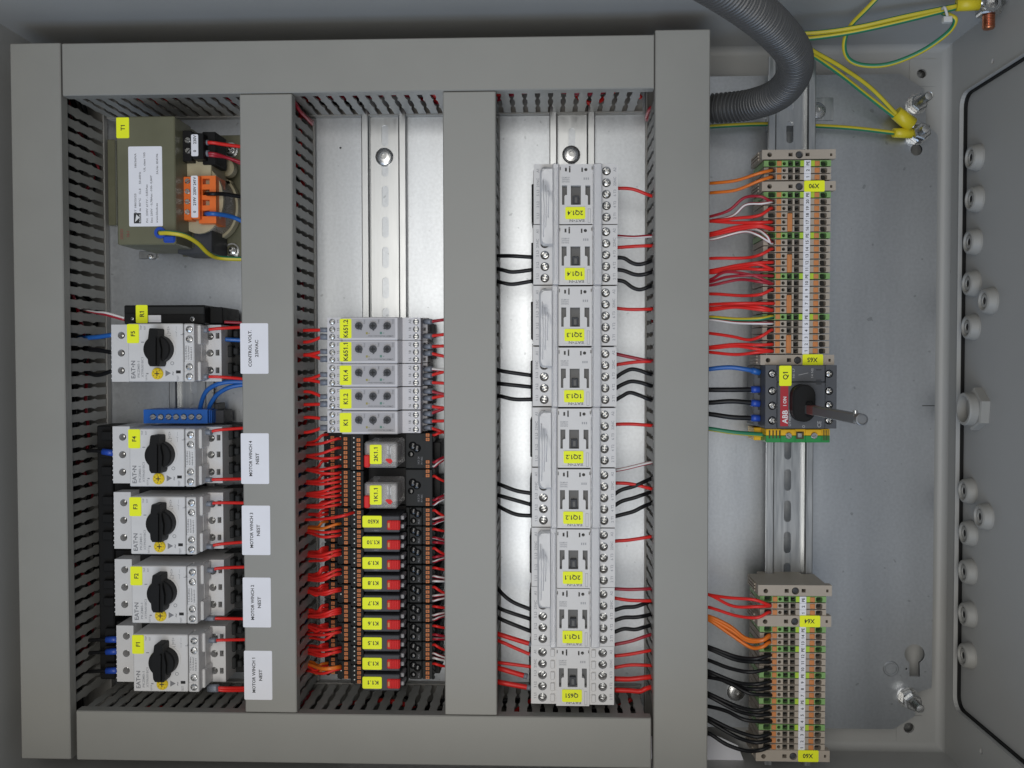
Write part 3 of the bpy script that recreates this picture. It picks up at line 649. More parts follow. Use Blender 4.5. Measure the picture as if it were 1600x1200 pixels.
# ================================================================ motor protection switches F5..F1
ZS, ZL = 73.0, 51.0
def motor_switch():
    t = thing('motor_switch', 'x', 'motor switch', at(251.2, 545.7, 7.5), 'rotary motor protection switches')
    kz = lambda z: (CAM.z - z) / FPX
    # upper terminal housing with three recessed screws
    b = MB(); yy0, yy1 = 507.2, 596.5
    b.plate(prect(175, yy0, 200.5, yy1, ZL), [pcirc(189.5, y, 5.8, ZL, 16) for y in (524, 551.6, 579)], ZL - 10, ZL)
    a, c = at(175, yy1, ZL), at(200.5, yy0, ZL); b.box(a.x, c.x, a.y, c.y, 12, ZL - 10, 0)
    for k in range(12): q = at(175, 511 + k * 7.3, ZL); b.box(q.x - 1.1, q.x + .1, q.y - .5, q.y + .5, 20, ZL - 1, 0)
    part(t, 'line_terminal', b, [WHITE])
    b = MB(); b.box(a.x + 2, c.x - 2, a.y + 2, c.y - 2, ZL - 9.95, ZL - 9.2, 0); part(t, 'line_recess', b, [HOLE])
    for y in (524, 551.6, 579): screw(t, 189.5, y + .4, ZL - 8, 4.5, name='terminal_screw')
    # face block
    b = MB(); b.pb(199.6, 505.6, 286.6, 596.2, ZS - 14, ZS, .6); a, c = at(199.6, 596.2, ZS), at(303.8, 505.6, ZS); b.box(a.x + .2, c.x - .2, a.y + .2, c.y - .2, 12, ZS - 14, 0); part(t, 'face', b, [WHITE])
    b = MB(); b.pb(287.2, 505.6, 303.8, 596.2, ZS - 14, ZS + .2, .6); part(t, 'auxiliary_block', b, [WHITE])
    b = MB()
    for y0, y1 in ((507.5, 521.6), (522.4, 537), (565.5, 580), (580.8, 595)): 
        o = prect(288.3, y0, 302.6, y1, ZS + .5); i = prect(289.3, y0 + 1, 301.6, y1 - 1, ZS + .5); b.plate(o, [i], ZS + .2, ZS + .5)
    part(t, 'cell_frame', b, [WHITE])
    for y in (514.6, 529.9, 573, 588.3): screw(t, 295.4, y, ZS + .9, 5.8)
    # sloping flank, levers, load terminals
    b = MB(); e = [at(303.8, 597, ZS - 1), at(303.8, 505.6, ZS - 1)]; f_ = at(316, 551, ZL)
    xs0, xs1, y0, y1 = e[0].x, f_.x, e[0].y + .3, e[1].y - .3
    b.add([(xs0, y0, ZS - 1), (xs1, y0, ZL), (xs1, y1, ZL), (xs0, y1, ZS - 1), (xs0, y0, 12), (xs1, y0, 12), (xs1, y1, 12), (xs0, y1, 12)], [(0, 1, 2, 3), (0, 4, 5, 1), (3, 2, 6, 7), (1, 5, 6, 2)])
    part(t, 'flank', b, [CONT])
    for py0, py1 in ((507.5, 538), (565, 595)):
        b = MB().pb(308.3, py0, 313.4, py1, ZL, ZS - 7, .9); part(t, 'release_lever', b, [WHITE])
    b = MB(); zq = ZL - 2
    b.plate(prect(316, yy0 + .5, 345.5, yy1 - .5, zq), [pcirc(328.2, y, 5.9, zq, 16) for y in (525.6, 551.6, 578.6)] + [prect(337, y - 5, 342.8, y + 4.2, zq) for y in (525, 551.4, 579)], zq - 10, zq)
    a, c = at(316, yy1 - .5, zq), at(345.5, yy0 + .5, zq); b.box(a.x, c.x, a.y, c.y, 12, zq - 10, 0, 0)
    part(t, 'load_terminal', b, [WHITE])
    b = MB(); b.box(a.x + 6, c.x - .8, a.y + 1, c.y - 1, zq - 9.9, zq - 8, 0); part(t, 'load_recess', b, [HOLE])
    for y in (525.6, 551.6, 578.6): screw(t, 328.2, y + .4, zq - 7, 4.7, name='terminal_screw')
    # black connector module below
    b = MB().pb(346, 508, 386, 596, 8, 26, .5)
    for k in range(3):
        y = 513 + k * 27; b.pb(350, y, 362, y + 18, 26, 35, .8).pb(364, y + 3, 372, y + 14, 26, 38, .8).pb(374, y - 2, 384, y + 9, 26, 33, .6)
    for k in range(9): b.pb(345.6, 511 + k * 9.4, 350, 514.5 + k * 9.4, 24, 40, .3)
    part(t, 'black_connector', b, [DGR])
    # rotary knob
    ck = at(251.2, 545.7, ZS); R = 21.9 * kz(ZS + 10)
    b = MB(); b.lathe((ck.x, ck.y, ZS), [(R * 1.16, .02), (R * 1.16, .5), (R * 1.02, .6)], 36); part(t, 'knob_ring', b, [CONT])
    b = MB(); b.lathe((ck.x, ck.y, ZS), [(R * 1.02, .4), (R, 7), (R * .93, 8.6), (0, 9)], 32); kn = part(t, 'knob', b, [BLK])
    g = lambda u, v: (ck.x + u * math.cos(-.03) - v * math.sin(-.03), ck.y + u * math.sin(-.03) + v * math.cos(-.03))
    s = kz(ZS + 12)
    b = MB(); b.plate([g(*q) for q in ((-9 * s, -23 * s), (-6 * s, -27.5 * s), (8 * s, -27.5 * s), (10 * s, -23 * s), (11 * s, 0), (6 * s, 22 * s), (5.5 * s, 31.5 * s), (4 * s, 33 * s), (-7 * s, 33 * s), (-8.5 * s, 31 * s), (-10 * s, 16 * s), (-11.5 * s, 0))], [], ZS + .4, ZS + 12)
    part(kn, 'handle_bar', b, [BLK])
    b = MB(); b.plate([g(*q) for q in ((2.2 * s, -25 * s), (5.2 * s, -25 * s), (4.6 * s, 18 * s), (2.2 * s, 18 * s))], [], ZS + 11, ZS + 14.5); part(kn, 'grip_ridge', b, [BLK])
    # yellow setting dial
    cd = at(246.5, 583.8, ZS); b = MB(); r = 9.2 * kz(ZS)
    b.lathe((cd.x, cd.y, ZS), [(r, .02), (r, 1.0), (r * .9, 1.4), (0, 1.4)], 24); dl = part(t, 'setting_dial', b, [DIALY])
    b = MB()
    for k in range(7):
        an = k * .9; b.text(str(k + 1), (cd.x + r * .68 * math.cos(an), cd.y + r * .68 * math.sin(an), ZS + 1.46), 1.0, math.degrees(an) - 90)
    b.plate([(cd.x - 1.8, cd.y - .35), (cd.x + 1.8, cd.y - .35), (cd.x + 1.8, cd.y + .35), (cd.x - 1.8, cd.y + .35)], [], ZS + 1.4, ZS + 1.5)
    b.plate([(cd.x - .35, cd.y - 1.8), (cd.x + .35, cd.y - 1.8), (cd.x + .35, cd.y + 1.8), (cd.x - .35, cd.y + 1.8)], [], ZS + 1.41, ZS + 1.52)
    part(dl, 'dial_print', b, [INK])
    # printing
    z = ZS + .06; b = MB()
    b.ptext('EAT•N', 208, 577.5, z, 6.6, 90, 0, 28)
    b.add([at(267, 583, z), at(258.5, 588.2, z), at(258.5, 578.4, z)], [(0, 1, 2)])
    c0 = at(269, 567.6, z); b.plate(circ((c0.x, c0.y), 1.35, 16), [circ((c0.x, c0.y), 1.0, 16)], z - .05, z)
    b.pb(220.5, 534, 225, 535.2, z - .05, z, 0); b.ptext('~', 269.5, 583.5, z, 7, 90)
    b.pb(228.5, 583, 232, 584.6, z - .05, z, 0)
    part(t, 'logo_print', b, [INKG])
    b = MB().pb(275, 578.8, 282.4, 583.4, z - .3, z, 0); part(t, 'test_slot', b, [HOLE])
    b = MB(); b.ptext('PKZM0-1', 216.5, 577, z, 3.6, 90, 0, 26).ptext('XTPR001BC1', 222.5, 574, z, 3.4, 90, 0, 32).ptext('0,63-1A', 228.5, 590, z, 2.8, 90, 0, 9).ptext('TEST', 278, 591, z, 3.4, 90, 0, 9)
    b.ptext('TRIP', 220, 512, z, 2.6, 90).ptext('RST', 226, 512, z, 2.6, 90).ptext('[ ]=1>', 263, 517.5, z, 4.4, 90, 0, 15).ptext('—/ —', 275, 518, z, 3, 90, 0, 16)
    part(t, 'fine_print', b, [INKL])
    b = MB().ptext('1,2-3,4Nm', 290.5, 551, z + .3, 2.2, 90, 0, 22).ptext('0,75-2,5mm²', 294.5, 551, z + .3, 2.2, 90, 0, 22).ptext('NHI-E-11', 298.8, 552.5, z + .3, 2.2, 90, 0, 20).ptext('L', 284, 522, z, 4, 90); part(t, 'rating_print', b, [INKG])
    return t
F5 = motor_switch(); F5['label'] = 'rotary motor switch labelled F5 directly under the black module'
FS = [('F5', 251.2, 545.7, F5)]
for nm, kx, ky in (('F4', 253.1, 712.2), ('F3', 254.8, 819.6), ('F2', 256.3, 929.2), ('F1', 258.9, 1037.6)):
    zk = ZS + 9; d = at(kx, ky, zk) - at(251.2, 545.7, zk)
    FS.append((nm, kx, ky, clone(F5, ABS[F5.name] + d, 'rotary motor switch labelled %s with yellow dial and black knob' % nm)))
for nm, kx, ky, t in FS:
    d = ABS[t.name] - ABS[F5.name]; b = MB(); z = ZS + .3
    a, c = at(198.6, 536.2, z) + d, at(216.8, 506.4, z) + d
    b.plate(rrect(a.x, c.x, a.y, c.y, .9, 3), [], z - .25, z + .15); o = part(t, 'label_sticker', b, [YEL])
    b = MB().text(nm, ((a.x + c.x) / 2, (a.y + c.y) / 2, z + .2), 3.1, 90); part(o, 'lettering', b, [INK])
# black busbar block along the switches
t = thing('busbar_block', 'black insulated three phase busbar along switches F4 to F1', 'busbar', at(165, 860, 7.5))
b = MB().pb(151, 665, 180, 1062, 12, 40, .8); part(t, 'insulated_bar', b, [BLK])
for y in (755, 862, 974):
    b = MB().pb(176, y - 3, 300, y + 20, 12, 36, .6); part(t, 'spacer', b, [BLK])
b = MB()
for nm, kx, ky, ft in FS[1:]:
    d = ABS[ft.name] - ABS[F5.name]
    for y in (524, 551.6, 579):
        q = at(175, y, 40) + d; b = MB(); b.box(q.x - 8, q.x + .5, q.y - 3.4, q.y + 3.4, 38, 44, .5); part(t, 'busbar_tongue', b, [BLK])
# ================================================================ timers K651.2 .. K1
ZM, ZMT = 65.0, 56.0
def timer():
    t = thing('timer_relay', 'x', 'timer relay', at(580, 513.5, 7.5), 'light grey timer relays in a row')
    yt, yb = 495.6, 531.3
    b = MB(); b.plate(prect(511.6, yt + .6, 534, yb, ZMT), [pcirc(519, y, 4.9, ZMT, 16) for y in (502.9, 514.8, 526.2)], ZMT - 8, ZMT)
    a, c = at(511.6, yb, ZMT), at(534, yt + .6, ZMT); b.box(a.x, c.x, a.y, c.y, 10, ZMT - 8, 0); part(t, 'input_terminal', b, [TIMER])
    b = MB().pb(533.2, yt, 622, yb, ZM - 12, ZM, .7); a, c = at(533.2, yb, ZM), at(622, yt, ZM); b.box(a.x + .2, c.x - .1, a.y + .2, c.y - .2, 10, ZM - 12, 0); part(t, 'front', b, [TIMER])
    b = MB().pb(549.6, 498, 617.5, 527.8, ZM - .2, ZM + .12, 0); part(t, 'print_panel', b, [TIMERP])
    b = MB(); p, q = at(622, yb, ZM), at(629, yt, ZMT)
    b.add([(p.x, p.y + .3, ZM - .5), (q.x, p.y + .3, ZMT), (q.x, q.y - .3, ZMT), (p.x, q.y - .3, ZM - .5), (p.x, p.y + .3, 10), (q.x, p.y + .3, 10), (q.x, q.y - .3, 10), (p.x, q.y - .3, 10)], [(0, 1, 2, 3), (0, 4, 5, 1), (3, 2, 6, 7)]); part(t, 'step', b, [TIMER])
    b = MB(); b.plate(prect(628.4, yt + .6, 657, yb, ZMT), [pcirc(650, y, 4.9, ZMT, 16) for y in (502.6, 514.2, 525.8)], ZMT - 8, ZMT)
    a, c = at(628.4, yb, ZMT), at(657, yt + .6, ZMT); b.box(a.x, c.x, a.y, c.y, 10, ZMT - 8, 0); part(t, 'output_terminal', b, [TIMER])
    zl = ZMT - 14; b = MB(); b.plate(prect(656.8, yt + 1, 668, yb - .3, zl), [prect(661.6, y - 2.6, 665.4, y + 2.6, zl) for y in (503, 514.4, 526)], zl - 6, zl)
    a, c = at(656.8, yb - .3, zl), at(668, yt + 1, zl); b.box(a.x, c.x, a.y, c.y, 10, zl - 6, 0); part(t, 'entry_ledge', b, [TIMERP])
    b = MB().pb(668, 506, 679, 527, 9, 22, .5); part(t, 'rail_clip', b, [CHAR])
    for y in (502.9, 514.8, 526.2): screw(t, 519, y, ZMT - 1.0, 4.6)
    for y in (502.6, 514.2, 525.8): screw(t, 650, y, ZMT - 1.0, 4.6)
    for x, a0 in ((560.8, -1.0), (583, -1.45), (605.2, -2.4)):
        c = at(x, 509.2, ZM); r = 5.9 * (CAM.z - ZM) / FPX; b = MB()
        b.plate([(c.x + r * math.cos(a0 + k * .3), c.y + r * math.sin(a0 + k * .3)) if k else (c.x + r * 1.32 * math.cos(a0), c.y + r * 1.32 * math.sin(a0)) for k in range(21)], [], ZM - 1, ZM + 1.4)
        d = part(t, 'dial', b, [CHAR])
        b = MB(); w = r * .16; l = r * .62
        b.plate([(c.x + u, c.y + v) for u, v in ((l, -w), (l, w), (w, w), (w, l), (-w, l), (-w, w), (-l, w), (-l, -w), (-w, -w), (-w, -l), (w, -l), (w, -w))], [], ZM + 1.3, ZM + 1.46); part(d, 'dial_slot', b, [HOLE])
    z = ZM + .18; b = MB()
    for x in (560.8, 583, 605.2):
        c = at(x, 509.2, z)
        for k in range(9):
            an = -.4 + k * .5 + 1; 
            for rr in (3.7,): b.box(c.x + rr * math.cos(an) - .16, c.x + rr * math.cos(an) + .16, c.y + rr * math.sin(an) - .16, c.y + rr * math.sin(an) + .16, z - .05, z, 0)
        b.ptext('FUNC' if x < 570 else ('TIME' if x < 590 else 'RANGE'), x + 8.6, 502.5, z, 2.2, 90, 0, 7)
    b.ptext('DM001', 608.5, 525.3, z, 3.0, 180, 0, 12).ptext('Multifunction timer', 588, 525.3, z, 2.5, 180, 0, 27); part(t, 'scale_print', b, [INKG])
    b = MB().pb(571.6, 519, 574.6, 522.4, z - .05, z, 0).ptext('>', 576.6, 520.8, z, 3, 90); part(t, 'amber_indicator', b, [mat('amber_print', (.30, .26, .06), .5, var=0)])
    b = MB().pb(593.4, 518.4, 597, 522.2, z - .05, z, 0).ptext('o', 599, 520.4, z, 2.6, 90); part(t, 'green_indicator', b, [mat('green_print', (.10, .22, .18), .5, var=0)])
    b = MB()
    for s_, y in (('Y1', 502.5), ('15', 514.6), ('A1', 526.2)): b.ptext(s_, 528.4, y, ZMT + .06, 3.9, 90, 0)
    for s_, y in (('A2', 502.4), ('18', 514.2), ('16', 525.6)): b.ptext(s_, 640.5, y, ZMT + .06, 3.9, 90, 0)
    part(t, 'terminal_print', b, [INKG])
    return t
K0 = timer(); K0['label'] = 'light grey timer relay labelled K651.2, topmost of five'
TM = [('K651.2', 513.4, K0)]
for nm, yc in (('K651.1', 549.7), ('K1.4', 586.4), ('K1.2', 623.2), ('K1', 660.4)):
    d = at(580, yc, ZM) - at(580, 513.4, ZM); TM.append((nm, yc, clone(K0, ABS[K0.name] + d, 'light grey timer relay labelled %s, %s of five' % (nm, {'K651.1': 'second from the top', 'K1.4': 'middle one', 'K1.2': 'second from the bottom', 'K1': 'lowest'}[nm]))))
for nm, yc, t in TM: sticker(t, 531, yc - 15.2, 549, yc + 15.2, ZM + .35, nm, 90, 7.0, wpx=28 if len(nm) > 4 else (17 if len(nm) == 4 else None))
# ================================================================ relay sockets
def orange_mesh():
    if 'org' not in _SH:
        b = MB(); b.box(-1.45, 1.45, -1.25, 1.25, -1.5, .5, .25); b.box(-1.1, 1.1, -.13, .13, .4, .54, 0, 1); b.box(-.13, .13, -.9, .9, .4, .55, 0, 1)
        _SH['org'] = b.mesh('push_button', [ORGD, HOLE], (0, 0, 0))
    return _SH['org']
def probe_mesh(r):
    if ('pr', r) not in _SH:
        b = MB(); b.lathe((0, 0, 0), [(r * 1.25, .05), (r * 1.25, .35), (r, .35), (r * .9, -1.2), (0, -1.2)], 12)
        _SH[('pr', r)] = b.mesh('wire_entry', [HOLE], (0, 0, 0))
    return _SH[('pr', r)]
TIERS = ((519.6, 40.0, 511.5, 506, 526), (540, 50.0, 531.5, 526, 547), (560.4, 60.0, 552.5, 547, 567))     # orange x, level, wire entry x, tier px range
ZK = 50.0
GBLK = mat('gloss_black', (.006, .006, .006), .14, var=0, spec=.5)
pale = mat('pale_dot', (.62, .62, .58), .5, var=0)
def socket(t, y0, y1, rowsB):
    """black stepped relay socket between picture rows y0..y1 (read at level ZK)"""
    Y0, Y1 = at(560, y0, ZK).y - .15, at(560, y1, ZK).y + .15
    b = MB()
    for ox, z, wx, xa, xb in TIERS:
        b.box(at(xa, 700, z).x, at(xb + 1, 700, z).x, Y1, Y0, 8, z, .4)
    b.box(at(567, 700, 42).x, at(634, 700, 42).x, Y1, Y0, 8, 40, .3)
    part(t, 'stepped_base', b, [BLK])
    for j, (ox, z, wx, xa, xb) in enumerate(TIERS):
        for ry in rowsB:
            yy = at(560, ry, ZK).y
            inst(t, 'push_button', orange_mesh(), (at(ox, 700, z).x, yy, z + .3))
            inst(t, 'wire_entry', probe_mesh(1.5), (at(wx, 700, z).x, yy - (0 if j else .6), z))
            if j == 2 or random.random() < .4:
                b_ = MB(); x_ = at(wx, 700, z).x; b_.lathe((x_ + .3, yy + 1.6, z), [(.55, .02), (.55, .5), (0, .5)], 8); part(t, 'test_point', b_, [pale])
for_rows = []
def big_relay(nm, sy0, sy1, rows, fy0, fy1, label):
    t = thing('plug_in_relay', label, 'relay', at(600, (sy0 + sy1) / 2, 7.5), 'clear plug in relays on black sockets')
    socket(t, sy0, sy1, rows)
    b = MB().pb(633.5, sy0 + .5, 676, sy1 - .5, 10, ZK, .5); part(t, 'socket_front', b, [DGR])
    yc = (sy0 + sy1) / 2
    for dx, dy in ((645, -8), (651.3, -4)):
        b = MB(); c = at(dx, yc + dy, ZK); b.lathe(c, [(3.2, .05), (2.9, .8), (2.0, 1.4), (.8, 1.7), (0, 1.75)], 18); part(t, 'retainer_hole', b, [GBLK])
    b = MB(); c = at(642.3, yc + 5, ZK); b.lathe(c, [(2.5, .05), (2.2, .8), (1.4, 1.3), (0, 1.5)], 18); part(t, 'retainer_hole', b, [GBLK])
    b = MB().ptext('14 21 24', 654, sy1 - 13, ZK + .06, 3, 90, 0, 12).ptext('PLC-RSC', 659, sy1 - 13, ZK + .06, 2.6, 90, 0, 12); part(t, 'socket_print', b, [INKG])
    for ry in (sy0 + 3.2, sy0 + 10, sy1 - 11, sy1 - 4):
        inst(t, 'push_button', orange_mesh(), at(668.3, ry, ZK + .3)); inst(t, 'wire_entry', probe_mesh(1.4), at(676.6, ry, ZK - 1))
        inst(t, 'wire_entry', probe_mesh(.9), at(662, ry, ZK))
    b = MB().pb(676, sy0 + 14, 689, sy1 - 14, 8, 38, .5); part(t, 'rail_foot', b, [BLK])
    # clear relay
    ZC = 78.0; A0, A1 = at(569.6, fy1, ZC), at(620.5, fy0, ZC)
    b = MB(); b.box(A0.x, A1.x, A0.y, A1.y, 42, ZC, 1.2); case = part(t, 'clear_case', b, [CLRR])
    b = MB(); b.box(A0.x + 4, A1.x - 8, A0.y + 3, A1.y - 3, 42, ZC - 9, .8); part(t, 'coil_block', b, [mat('coil_grey', (.36, .34, .32), .4, var=.10, scale=60)])
    b = MB(); b.box(A1.x - 7, A1.x - 2.4, A0.y + 3, A1.y - 4, 42, ZC - 12, .6); part(t, 'contact_stack', b, [mat('contact_pale', (.5, .46, .42), .35, var=.12, scale=60)])
    b = MB(); b.box(A0.x + 1.2, A0.x + 5.6, A1.y - 8.6, A1.y - 2.5, ZC - 9, ZC - 3, .5); part(t, 'copper_tab', b, [mat('copper_pale', (.50, .26, .16), .4, var=.1)])
    b = MB().pb(568.4, fy1 - 20, 577.6, fy1 - .4, ZC - 4, ZC + 1.6, .8); part(t, 'red_test_lever', b, [RED])
    b = MB(); z = ZC + .12; k = fy1 - 731; b.add([at(602, 718.6 + k, z), at(604, 716.4 + k, z), at(611, 717 + k, z), at(613.4, 720.6 + k, z), at(610.6, 724.6 + k, z), at(607.4, 724 + k, z)], [(5, 4, 3, 2, 1, 0)]); part(t, 'red_arrow', b, [RED])
    b = MB().ptext('10A 250V', 606, 703 + k, z, 2.2, 90, 0, 13).ptext('230VAC', 610, 704 + k, z, 2.2, 90, 0, 12); part(t, 'case_print', b, [INKW])
    sticker(t, 578, fy0 + 4.5, 596.2, fy0 + 34.5, ZC + .4, nm, 90, 6.0, wpx=22)
    return t
big_relay('2K1.1', 676.5, 732.6, (685.6, 692.8, 699.8, 707.2, 714.2, 721.3, 728.3), 690.5, 731, 'clear plug in relay labelled 2K1.1 below the timers')
big_relay('1K1.1', 733, 791.6, (738.3, 745.2, 752.3, 759.4, 766.7, 773.6, 780.9, 788), 754, 794.5, 'clear plug in relay labelled 1K1.1 above the slim relays')
# slim relays: boundaries read on the socket fronts
BND = [792.4, 821.6, 851.8, 882, 912.4, 942.5, 972.8, 1002.4, 1032, 1062]
SL = [('K650', 815), ('K1.10', 847.5), ('K1.9', 879.8), ('K1.8', 911.3), ('K1.7', 942.8), ('K1.6', 974.5), ('K1.5', 1005), ('K1.3', 1037), ('K1.1', 1066.7)]
def slim():
    s0, s1 = BND[0], BND[1]
    t = thing('slim_relay', 'x', 'relay', at(600, (s0 + s1) / 2, 7.5), 'slim black relays with red levers')
    socket(t, s0, s1, (797.2, 804.2, 811.2, 818.2))
    b = MB().pb(634, s0 + .4, 640, s1 - .4, 10, ZK - 4, .4).pb(640, s0 + .4, 659.4, s1 - .4, 10, ZK, .5).pb(660, s0 + .4, 676.5, s1 - .4, 10, ZK - 1, .5); part(t, 'socket_front', b, [DGR])
    for dx, dy in ((646, -8), (652.6, -4)):
        b = MB(); c = at(dx, 807 + dy, ZK); b.lathe(c, [(3.0, .05), (2.7, .8), (1.9, 1.4), (.8, 1.7), (0, 1.75)], 18); part(t, 'retainer_hole', b, [GBLK])
    b = MB(); c = at(646, 813.5, ZK); b.lathe(c, [(2.4, .05), (2.1, .8), (1.3, 1.3), (0, 1.5)], 18); part(t, 'retainer_hole', b, [GBLK])
    b = MB().ptext('PLC', 654.5, 815, ZK + .06, 2.6, 90, 0, 7); part(t, 'socket_print', b, [INKG])
    for ry in (797.2, 804.2, 811.2, 818.2):
        inst(t, 'push_button', orange_mesh(), at(668.4, ry, ZK - .7)); inst(t, 'wire_entry', probe_mesh(1.4), at(676.8, ry, ZK - 2)); inst(t, 'wire_entry', probe_mesh(.8), at(662.5, ry, ZK - 1))
    b = MB().pb(676.5, s0 + 5, 688, s1 - 5, 8, 36, .5); part(t, 'rail_foot', b, [BLK])
    ZC = 72.0
    b = MB().pb(568, 806, 624.5, 832, 40, ZC, .6); part(t, 'relay_body', b, [CHAR])
    b = MB().pb(604.5, 813.2, 624.8, 828.4, ZC - 3, ZC + .9, .7); lv = part(t, 'red_lever', b, [RED])
    b = MB()
    for k in range(5): b.pb(610 + k * 2.8, 813.6, 611.3 + k * 2.8, 828, ZC + .8, ZC + 1.9, .2)
    part(lv, 'grip_rib', b, [RED])
    b = MB().pb(605.6, 817, 609, 824.5, ZC + .7, ZC + 1.3, .2); part(lv, 'lever_window', b, [ORG])
    b = MB().ptext('~ 230V ~', 588, 829, ZC + .06, 2.4, 180, 0, 14); part(t, 'body_print', b, [INKG])
    for yy in (809, 822.4):
        b = MB().pb(625.6, yy - 3.2, 631.2, yy + 3.2, ZC - 18, ZC - 6, .4); part(t, 'ejector_clip', b, [mat('clip_pale', (.30, .29, .30), .35, var=.2, scale=500)])
    b = MB().pb(624, 804, 634, 830, 40, ZC - 16, .4); part(t, 'retaining_bracket', b, [BLK])
    return t
S0 = slim(); S0['label'] = 'slim black relay with yellow label K650, topmost of the slim ones'
SLIM = [S0]
for i in range(1, 9):
    d = at(600, (BND[i] + BND[i + 1]) / 2, ZK) - at(600, (BND[0] + BND[1]) / 2, ZK)
    SLIM.append(clone(S0, ABS[S0.name] + d, 'slim black relay labelled %s, %s' % (SL[i][0], ['', 'second of the slim ones from the top', 'third of the slim ones from the top', 'fourth of the slim ones from the top', 'middle one of the nine slim relays', 'fourth of the slim ones from the bottom', 'third of the slim ones from the bottom', 'second of the slim ones from the bottom', 'lowest of the slim ones'][i])))
for (nm, yc), t in zip(SL, SLIM):
    sticker(t, 566.5, yc - 9, 596.5, yc + 9, 72.5, nm, 180, 6.2, dx=1.5, wpx=20 if len(nm) > 4 else 17)
# ================================================================ contactors
ZQ, ZQC = 68.0, 70.5
def lay(px, py, z): return at(px, py, z)
RY = (267, 285.4, 303.4, 321.3, 339.3)
def contactor():
    t = thing('contactor', 'x', 'contactor', at(900, 303, 7.5), 'light grey contactors stacked on the rail')
    y0, y1 = 256.2, 350.2
    for (xa, xb, xs, nm) in ((834, 875, 852, 'line_terminal'), (925, 965.6, 947.5, 'load_terminal')):
        b = MB(); b.plate(prect(xa, y0, xb, y1, ZQ), [pcirc(xs, y + (.6 if xs < 900 else 0), 7.0, ZQ, 18) for y in RY], ZQ - 9, ZQ)
        a, c = at(xa, y1, ZQ), at(xb, y0, ZQ); b.box(a.x, c.x, a.y, c.y, 30, ZQ - 9, 0); part(t, nm, b, [CONT])
        for y in RY: screw(t, xs, y + (.6 if xs < 900 else 0), ZQ - 3.0, 5.7)
    b = MB()
    wl = lambda x0, x1, nx0, nx1: [P2(x0, 320, ZQC), P2(nx0, 320, ZQC), P2(nx0, 306, ZQC), P2(nx1, 304, ZQC), P2(x1, 304, ZQC), P2(x1, 289.6, ZQC), P2(x0, 289.6, ZQC)]
    L = [P2(878.2, 320, ZQC), P2(882, 320, ZQC), P2(882, 306.5, ZQC), P2(883.6, 304.6, ZQC), P2(886, 304.6, ZQC), P2(886, 289.6, ZQC), P2(878.2, 289.6, ZQC)]
    R = [P2(922.4, 320, ZQC), P2(922.4, 289.6, ZQC), P2(914.6, 289.6, ZQC), P2(914.6, 304.6, ZQC), P2(917, 304.6, ZQC), P2(918.6, 306.5, ZQC), P2(918.6, 320, ZQC)]
    C_ = prect(892, 289.6, 907.6, 320, ZQC)
    small = [prect(882.8, 261.8, 885.8, 267.8, ZQC), prect(889, 259.2, 891.4, 269.4, ZQC), prect(908.4, 261.6, 910.8, 268.6, ZQC), pcirc(915.4, 264.8, 2.6, ZQC, 12), prect(874.6, 260.5, 876, 266, ZQC), prect(924.4, 260, 925.9, 265, ZQC)]
    b.plate(prect(873.8, y0, 926.2, y1, ZQC), [L, R, C_] + small, ZQC - 5, ZQC)
    a, c = at(873.8, y1, ZQC), at(926.2, y0, ZQC); b.box(a.x + .01, c.x - .01, a.y, c.y, 30, ZQC - 5, 0); part(t, 'front', b, [CONT])
    b = MB(); b.box(a.x + 1, c.x - 1, a.y + 2, c.y - 2, ZQC - 4.95, ZQC - 4.5, 0); part(t, 'window_floor', b, [CONTD])
    b = MB().pb(895, 305.5, 905, 319.4, ZQC - 4.6, ZQC - 1.6, .4); pl = part(t, 'indicator_plunger', b, [CHAR])
    b = MB().pb(897.6, 308, 902.6, 317.5, ZQC - 2, ZQC - 1.3, .2); part(pl, 'plunger_slot', b, [CONTD])
    b = MB(); o = prect(880.6, 322.4, 917, 347.6, ZQC); i = prect(881.2, 323, 916.4, 347, ZQC); b.plate(o, [i], ZQC - .1, ZQC + .25); part(t, 'label_frame', b, [CONT])
    b = MB(); o = prect(918.6, 326, 922.8, 348, ZQC); i = prect(919.1, 326.5, 922.3, 347.5, ZQC); b.plate(o, [i], ZQC - .1, ZQC + .2); part(t, 'label_frame', b, [INKL])
    b = MB(); z = ZQC + .06
    b.ptext('EAT•N', 901.5, 344.8, z, 4.0, 180, 0, 23); part(t, 'logo_print', b, [INKG])
    b = MB()
    for k, s_ in enumerate(('DILM9-01', '230V50Hz', '240V60Hz')): b.ptext(s_, 884, 277.5 + k * 3.2, z, 2.3, 0, 0, 12)
    b.ptext('III', 916, 279, z, 3.4, 0, 0, 8)
    for s_, y in zip(('A1', '21NC', '5 L3', '3 L2', '1 L1'), RY): b.ptext(s_, 840.4, y - (2 if len(s_) == 4 and s_ != '21NC' else 0), ZQ + .06, 4.0, 90)
    for s_, y in zip(('A2', '22NC', '6 T3', '4 T2', '2 T1'), RY): b.ptext(s_, 960.6, y - 2, ZQ + .06, 4.0, 90)
    part(t, 'terminal_print', b, [INKL])
    b = MB(); a, c = at(832.5, y1 - .6, 50), at(964.5, y0 + .6, 50); b.box(a.x, c.x, a.y, c.y, 9, 32, .5); part(t, 'rail_base', b, [CONT])
    a, c = at(830.6, y1 - 3, 46), at(850, y0 + 31, 46); b = MB(); b.box(a.x, c.x, a.y, c.y, 12, 46, .6); part(t, 'black_coil_base', b, [BLK])
    # stepped side profile beside the strips
    for xa, xb in ((864.5, 871.5), (929.5, 936.5)):
        me = None
        for yy in RY:
            b = MB().pb(xa, yy - 6.2, xb, yy + 6.2, ZQ - .5, ZQ + 1.5, .5); part(t, 'barrier_rib', b, [CONT])
    return t
